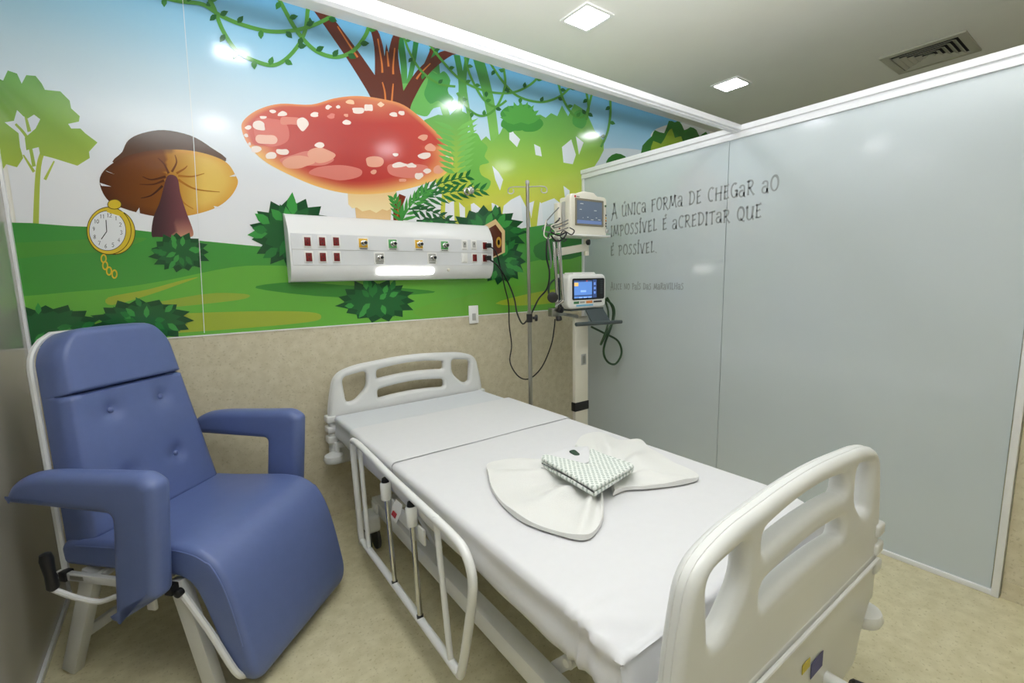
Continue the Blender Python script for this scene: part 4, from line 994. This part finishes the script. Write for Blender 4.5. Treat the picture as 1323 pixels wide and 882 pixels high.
# ================================================================== EQUIPMENT STAND in the corner
SY = -.42
st = empty('equipment_stand', (-.40, SY, 0), 0, 'cream equipment trolley column holding the two medical devices', 'stand')
pa, pb2 = W(743.5, 450, 'y', SY), W(760, 450, 'y', SY)
MB().box((pa.x, SY, .09), (pb2.x, SY+.03, 1.04), .004).build('column', BEIGEST, st)
cxm = (pa.x+pb2.x)/2
MB().box((pa.x-.006, SY-.004, .415), (pb2.x+.004, SY+.036, .475), .004).build('strap', BLACK, st)
p = W(754, 464, 'y', SY); MB().box((p.x-.022, SY-.003, p.z-.036), (p.x+.022, SY+.001, p.z+.036), .001).build('rating_plate', GRY, st)
MB().box((p.x-.012, SY-.004, p.z-.026), (p.x+.012, SY-.003, p.z+.026)).build('rating_print', STEEL, st, smooth=False)
bs = MB().box((cxm-.16, SY-.14, .06), (cxm+.20, SY+.16, .10), .012).build('base', DGREY, st)
for sx in (-1, 1):
    for sy in (-1, 1):
        MB().lathe((cxm+.02+sx*.15-.01, SY+.01+sy*.12, .03), (1, 0, 0), [(0, .026), (.002, .03), (.018, .03), (.02, .026)], 16).build('caster', BLACK, bs)
        MB().tube([(cxm+.02+sx*.15, SY+.01+sy*.12, .035), (cxm+.02+sx*.15, SY+.01+sy*.12, .065)], .008, 8).build('caster_stem', BLACK, bs)
# shelf for the ventilator with the slanted tray and bar handle
VY = -.50
va, vb = W(734, 375, 'y', VY), W(783, 375, 'y', VY)
zb = W(760, 398, 'y', VY).z
MB().box((va.x+.03, VY+.01, zb-.012), (vb.x-.01, VY+.15, zb-.002), .003).build('shelf', DGREY, st)
t0 = [W(757, 400, 'y', VY), W(779, 398, 'y', VY), W(789, 415, 'y', VY-.06), W(766, 418, 'y', VY-.06)]
MB().add(t0+[p+Vector((0, .006, -.006)) for p in t0], [(0, 1, 2, 3), (7, 6, 5, 4), (0, 4, 5, 1), (1, 5, 6, 2), (2, 6, 7, 3), (3, 7, 4, 0)]).build('front_flap', DGREY, st, smooth=False)
h0, h1 = W(744, 419, 'y', VY-.063), W(803, 415.5, 'y', VY-.063)
MB().lathe(h0, h1-h0, [(0, .010), (.003, .0125), ((h1-h0).length-.003, .0125), ((h1-h0).length, .010)], 14).build('handle_bar', DGREY, st)
# upright chrome arms with knobs and clamp
q = lambda px, py, y=SY: W(px, py, 'y', y)
AY = -.47
MB().tube([q(716, 312, AY), q(718, 350, AY), q(720, 392, AY)], .0105, 12).build('arm_tube', CHROME, st)
MB().tube([q(722, 309, AY-.03), q(724.5, 350, AY-.03), q(727, 388, AY-.03)], .0115, 12).build('arm_tube', CHROME, st)
MB().tube([q(727, 388, AY-.03), q(722, 392, AY-.015), q(719, 396, AY)], .012, 12).build('arm_elbow', CHROME, st)
MB().tube([q(719, 390, AY), q(720, 414, AY)], .010, 10).build('clamp_post', STEEL, st)
p = q(718, 403, AY); MB().box((p.x-.045, AY-.02, p.z-.025), (p.x+.045, AY+.02, p.z+.025), .004).build('clamp_block', STEEL, st)
MB().bar((p.x+.03, AY+.01, p.z-.01), (pa.x+.02, SY+.004, p.z-.045), .02, .02).build('clamp_arm', STEEL, st)
for px, py, r, ax in ((714, 384, .032, (-.6, -.75, 0)), (724, 400, .02, (.2, -1, 0)), (722, 411, .018, (0, -.2, -1))):
    k_ = q(px, py, AY-.035); MB().lathe(k_, ax, [(-.012, r*.5), (-.01, r*.9), (0, r), (.012, r), (.016, r*.7)], 16).build('arm_knob', BLACK, st)
MB().bar(q(716, 308, AY), q(724, 308, AY-.03), .026, .026).build('arm_head', STEEL, st)
# monitor bracket
MB().bar(q(719, 326, AY), q(758, 319), .03, .044).build('monitor_bracket', BEIGEST, st)
p = q(757, 313); MB().tube([q(757.5, 330), q(757, 308)], .017, 14).build('bracket_post', BEIGEST, st)
p = q(757, 313, SY-.03); MB().lathe(p, (.55, -.8, 0), [(0, .008), (.008, .018), (.024, .018), (.027, .012)], 16).build('bracket_knob', BLACK, st)
# tray of the monitor
MY = -.47
ma, mb_ = W(733, 303, 'y', MY-.03), W(789, 304, 'y', MY-.03)
zt = (ma.z+mb_.z)/2
MB().box((ma.x, MY-.03, zt-.008), (mb_.x, MY+.13, zt+.004), .003).build('monitor_tray', WHITEP, st)

# patient monitor
zt2 = zt+.0045
m0, m1 = W(737, 275, 'y', MY), W(784, 275, 'y', MY)
ztop = W(760, 252, 'y', MY).z
mo = empty('patient_monitor', ((m0.x+m1.x)/2, MY, zt2), 0, 'cream patient monitor with dark grey screen on the upper tray', 'monitor')
mxc = (m0.x+m1.x)/2
out = rpoly([(m0.x, zt2), (m1.x, zt2), (m1.x, ztop), (mxc+.07, ztop), (mxc+.05, ztop+.020), (mxc-.05, ztop+.022), (mxc-.09, ztop+.004), (m0.x, ztop)], [.012, .012, .03, .03, .02, .02, .03, .03])
MB().solid([(p.x, p.y) for p in out], [], .05, .010, lambda a, b, d: (a, MY+.025-d, b), 3).build('front_bezel', CREAM, mo)
MB().box((m0.x+.012, MY+.045, zt2), (m1.x-.02, MY+.115, ztop-.012), .012).build('rear_case', CREAM, mo)
MB().box((m0.x+.004, MY+.058, zt2+.05), (m0.x+.013, MY+.085, ztop-.04), .003).build('module_slot', GRY, mo)
mr = MB().box((m0.x-.022, MY+.088, zt2+.015), (m0.x+.011, MY+.125, ztop-.045), .005).build('module_rack', CREAM, mo)
for k in range(3):
    MB().lathe((m0.x-.012+.012*(k % 2), MY+.0882, zt2+.04+.03*k), (0, -1, 0), [(0, .005), (.005, .005)], 10).build('module_port', (RED, YEL, NAVY)[k], mr)
S = [W(a, b, 'y', MY-.001) for a, b in ((742.5, 256), (779, 258.5), (780, 292), (743.5, 292.5))]
sx0, sx1 = (S[0].x+S[3].x)/2, (S[1].x+S[2].x)/2; sz0, sz1 = (S[2].z+S[3].z)/2, (S[0].z+S[1].z)/2
MB().solid(rrect(sx0, sz0, sx1, sz1, .006, 3), [rrect(sx0+.014, sz0+.013, sx1-.014, sz1-.013, .003, 2)], .006, .0015, lambda a, b, d: (a, MY-.001-d, b), 2).build('screen_frame', mat('screen_frame', (128, 122, 104), .4), mo)
sc = MB().box((sx0+.013, MY-.0022, sz0+.012), (sx1-.013, MY+.001, sz1-.012)).build('screen', SCREEN, mo, smooth=False)
MB().box((sx0+.016, MY-.0028, sz0+.014), (sx1-.018, MY-.0022, sz0+.034)).build('screen_bar', mat('screen_bar', (96, 116, 160), .3, emit=(.2, .3, .6), emit_s=.3), sc, smooth=False)
SCT = mat('screen_text', (170, 176, 176), .4, emit=(.5, .55, .55), emit_s=.3)
for fx, fz, wv in ((.12, .86, .12), (.1, .6, .08), (.68, .6, .1), (.22, .24, .02), (.4, .28, .05), (.55, .18, .1), (.85, .2, .1), (.75, .28, .05)):
    xx = sx0+.016+(sx1-sx0-.032)*fx; zz = sz0+.014+(sz1-sz0-.028)*fz
    MB().box((xx, MY-.0028, zz), (xx+wv*.22, MY-.0022, zz+.004)).build('screen_readout', SCT, sc, smooth=False)
MB().lathe((m0.x+.038, MY-.0005, ztop-.016), (0, -1, 0), [(0, .007), (.002, .007)], 12).build('logo_dot', mat('logo_red', (200, 30, 44), .4), mo)
MB().box((m0.x+.05, MY-.001, ztop-.018), (m0.x+.075, MY, ztop-.014)).build('logo_strip', INK, mo, smooth=False)
MB().lathe((m1.x-.014, MY-.0005, ztop-.055), (0, -1, 0), [(0, .007), (.002, .007)], 12).build('power_lamp', mat('lamp_green', (30, 92, 46), .4), mo)
for k, cc in enumerate((NAVY, YEL, mat('key_orange', (214, 132, 50), .4), NAVY, NAVY)):
    MB().box((m1.x-.014, MY-.003, zt2+.055+.017*(4-k)), (m1.x-.005, MY, zt2+.064+.017*(4-k)), .001).build('key', cc, mo)
MB().lathe((m1.x-.009, MY, zt2+.028), (.5, -.8, 0), [(0, .012), (.014, .012), (.017, .008)], 14).build('turn_knob', GRY, mo)

# ventilator
vz1 = W(758, 354, 'y', VY).z
ve = empty('ventilator', ((va.x+vb.x)/2, VY, zb), 0, 'white ventilator with lit blue touchscreen on the lower shelf', 'ventilator')
MB().solid([(p[0], p[1]) for p in rrect(va.x, zb, vb.x, vz1, .035, 7)], [], .07, .016, lambda a, b, d: (a, VY+.035-d, b), 4).build('front_shell', WHITEP, ve)
MB().box((va.x+.012, VY+.065, zb+.012), (vb.x-.012, VY+.135, vz1-.018), .01).build('rear_case', NAVY, ve)
MB().box((va.x+.02, VY+.065, vz1-.02), (vb.x-.02, VY+.135, vz1+.004), .008).build('top_cover', WHITEP, ve)
MB().box((va.x+.06, VY+.02, vz1-.002), (vb.x-.08, VY+.10, vz1+.012), .004).build('top_ridge', WHITEP, ve)
vw, vh = vb.x-va.x, vz1-zb
X_ = lambda t: va.x+vw*t
Z_ = lambda t: zb+vh*t
bz = MB().solid(rrect(X_(.10), Z_(.26), X_(.94), Z_(.88), .012, 4), [], .004, .001, lambda a, b, d: (a, VY-.002-d, b), 2).build('touch_panel', BLACK, ve)
ss = MB().box((X_(.14), VY-.0052, Z_(.31)), (X_(.60), VY-.004, Z_(.82))).build('screen', SCRB, bz, smooth=False)
LB = mat('screen_light_blue', (120, 160, 220), .3, emit=(.3, .5, .95), emit_s=.7); DB = mat('screen_dark_blue', (44, 60, 110), .3, emit=(.06, .12, .3), emit_s=.5)
for x0, x1, z0, z1, m_ in ((.14, .24, .66, .76, mat('screen_amber', (230, 180, 90), .3, emit=(.9, .6, .2), emit_s=.6)), (.14, .60, .78, .82, DB), (.30, .44, .48, .54, LB), (.14, .60, .36, .40, DB), (.26, .34, .31, .34, LB), (.38, .46, .31, .34, LB), (.50, .58, .31, .34, LB), (.62, .72, .31, .84, DB), (.645, .695, .68, .76, LB), (.645, .695, .55, .62, LB), (.645, .695, .42, .49, LB), (.44, .48, .78, .82, mat('screen_red', (200, 60, 50), .3, emit=(.8, .15, .1), emit_s=.6))):
    MB().box((X_(x0), VY-.0060, Z_(z0)), (X_(x1), VY-.0052 if x0 < .6 else VY-.004, Z_(z1))).build('screen_tile', m_, ss, smooth=False)
for k in range(7):
    MB().box((X_(.82), VY-.0050, Z_(.42+.06*k)), (X_(.89), VY-.004, Z_(.45+.06*k))).build('panel_key', DGREY, bz, smooth=False)
for x0, x1, z0, z1, m_ in ((.14, .27, .15, .22, mat('sticker_green', (70, 130, 84), .5)), (.30, .42, .16, .21, GRY), (.46, .62, .15, .22, mat('sticker_orange', (222, 140, 76), .5)), (.66, .88, .16, .21, INK), (.20, .64, .07, .12, mat('sticker_blue', (120, 186, 222), .5))):
    MB().box((X_(x0), VY-.0012, Z_(z0)), (X_(x1), VY+.0005, Z_(z1))).build('sticker', m_, ve, smooth=False)

# hoses and cables
def cable(name, pts, r, material, label, par, smooth=6, n=8):
    return tag(MB().tube(pts, r, n, smooth=smooth).build(name, material, par), label)
for k, (dx, dz) in enumerate(((0, 0), (4, 3))):
    cable('breathing_hose', [q(776+dx, 385, VY+.16), q(788+dx, 392+dz, VY+.10), q(793, 408+dz, VY+.09), q(787-dx, 432, VY+.08), q(780-dx, 442+dz, VY+.10), q(784, 424, VY+.11), q(790-dx, 404, VY+.13), q(782, 388, VY+.17)] if k else
          [q(784, 384, VY+.14), q(792, 400, VY+.12), q(790, 420, VY+.12), q(780, 450, VY+.08), q(784, 466, VY+.07), q(795, 470, VY+.07), q(803, 456, VY+.08), q(798, 440, VY+.10), q(780, 430, VY+.11), q(764, 422, VY+.13)], .0075, GREENH,
          'dark green hose coiled beside the ventilator' if k else 'dark green hose hanging in a large loop below the ventilator', ve)
cable('breathing_tube', [q(731, 386, SY+.05), q(714, 389, SY+.045), q(709, 378, SY+.04), q(711, 366, SY+.04), q(720, 360, SY+.045), q(731, 362, SY+.05)], .0065, GREENH, 'green tube curving round the chrome arm behind the ventilator', ve)
pc1 = cable('power_cord', [Vector(W(629, 317.5, 'y', -.135)), W(640, 324, 'y', -.12), W(647, 348, 'y', -.07), W(652, 370, 'y', -.06), W(657, 392, 'y', -.05), W(658, 420, 'y', -.06), W(661, 446, 'y', -.06), W(659, 468, 'y', -.07), W(670, 486, 'y', -.12), W(684, 489, 'y', -.2), W(700, 474, 'y', -.3), W(712, 446, 'y', -.35), W(716, 424, 'y', -.37), W(717, 412, 'y', -.37)], .0042, CORD, 'thin black cord drooping lowest behind the drip stand', ve)
pc2 = cable('power_cord', [Vector(W(629, 333.5, 'y', -.135)), W(642, 342, 'y', -.12), W(655, 362, 'y', -.08), W(664, 384, 'y', -.08), W(668, 404, 'y', -.14), W(675, 418, 'y', -.24), W(682, 412, 'y', -.33), W(688, 402, 'y', -.34), W(696, 386, 'y', -.37), W(707, 372, 'y', -.42), W(710, 352, 'y', -.46), W(706, 330, 'y', -.48), W(708, 306, 'y', -.50), W(716, 290, 'y', -.46), W(722, 284, 'y', -.42)], .0052, CORD, 'thick black cord running past the drip stand to the monitor', mo)
for k, (px, py) in enumerate(((628, 317.5), (628, 333.5))):
    p = cpx(px, py)
    MB().box((p.x-.012, -.146, p.z-.014), (p.x+.014, -.109, p.z+.014), .005).build('power_plug', BLACK, (pc1, pc2)[k])
rd = random.Random(11)
lab = ['loop of grey sensor cable highest on the bundle beside the monitor', 'grey sensor cable looped across the monitor bundle', 'pale sensor lead curled at the left of the bundle', 'dark sensor lead zigzagging below the monitor tray', 'black sensor lead at the bottom of the monitor bundle', 'thin grey lead from the bundle down beside the chrome arms']
sets = [[(722, 268), (710, 281), (706, 288), (716, 294), (730, 290), (738, 288)], [(738, 284), (720, 290), (704, 292), (702, 298), (716, 300), (734, 294)], [(706, 284), (704, 294), (703, 304), (710, 308), (718, 300), (712, 292), (722, 288)], [(736, 294), (742, 298), (738, 303), (728, 298), (724, 306), (732, 309), (728, 312)], [(712, 300), (722, 304), (732, 300), (727, 309), (718, 311), (712, 304)], [(708, 306), (710, 322), (712, 338), (711, 346)]]
for k, pts in enumerate(sets):
    cable('sensor_cable', [q(min(a, 734) if k != 3 else a, b, SY-.128-.009*k+rd.uniform(-.003, .003)) for a, b in pts], .0034 if k < 4 else .005, (GCORD, GCORD, CREAM, BLACK, BLACK, GCORD)[k], lab[k], mo)
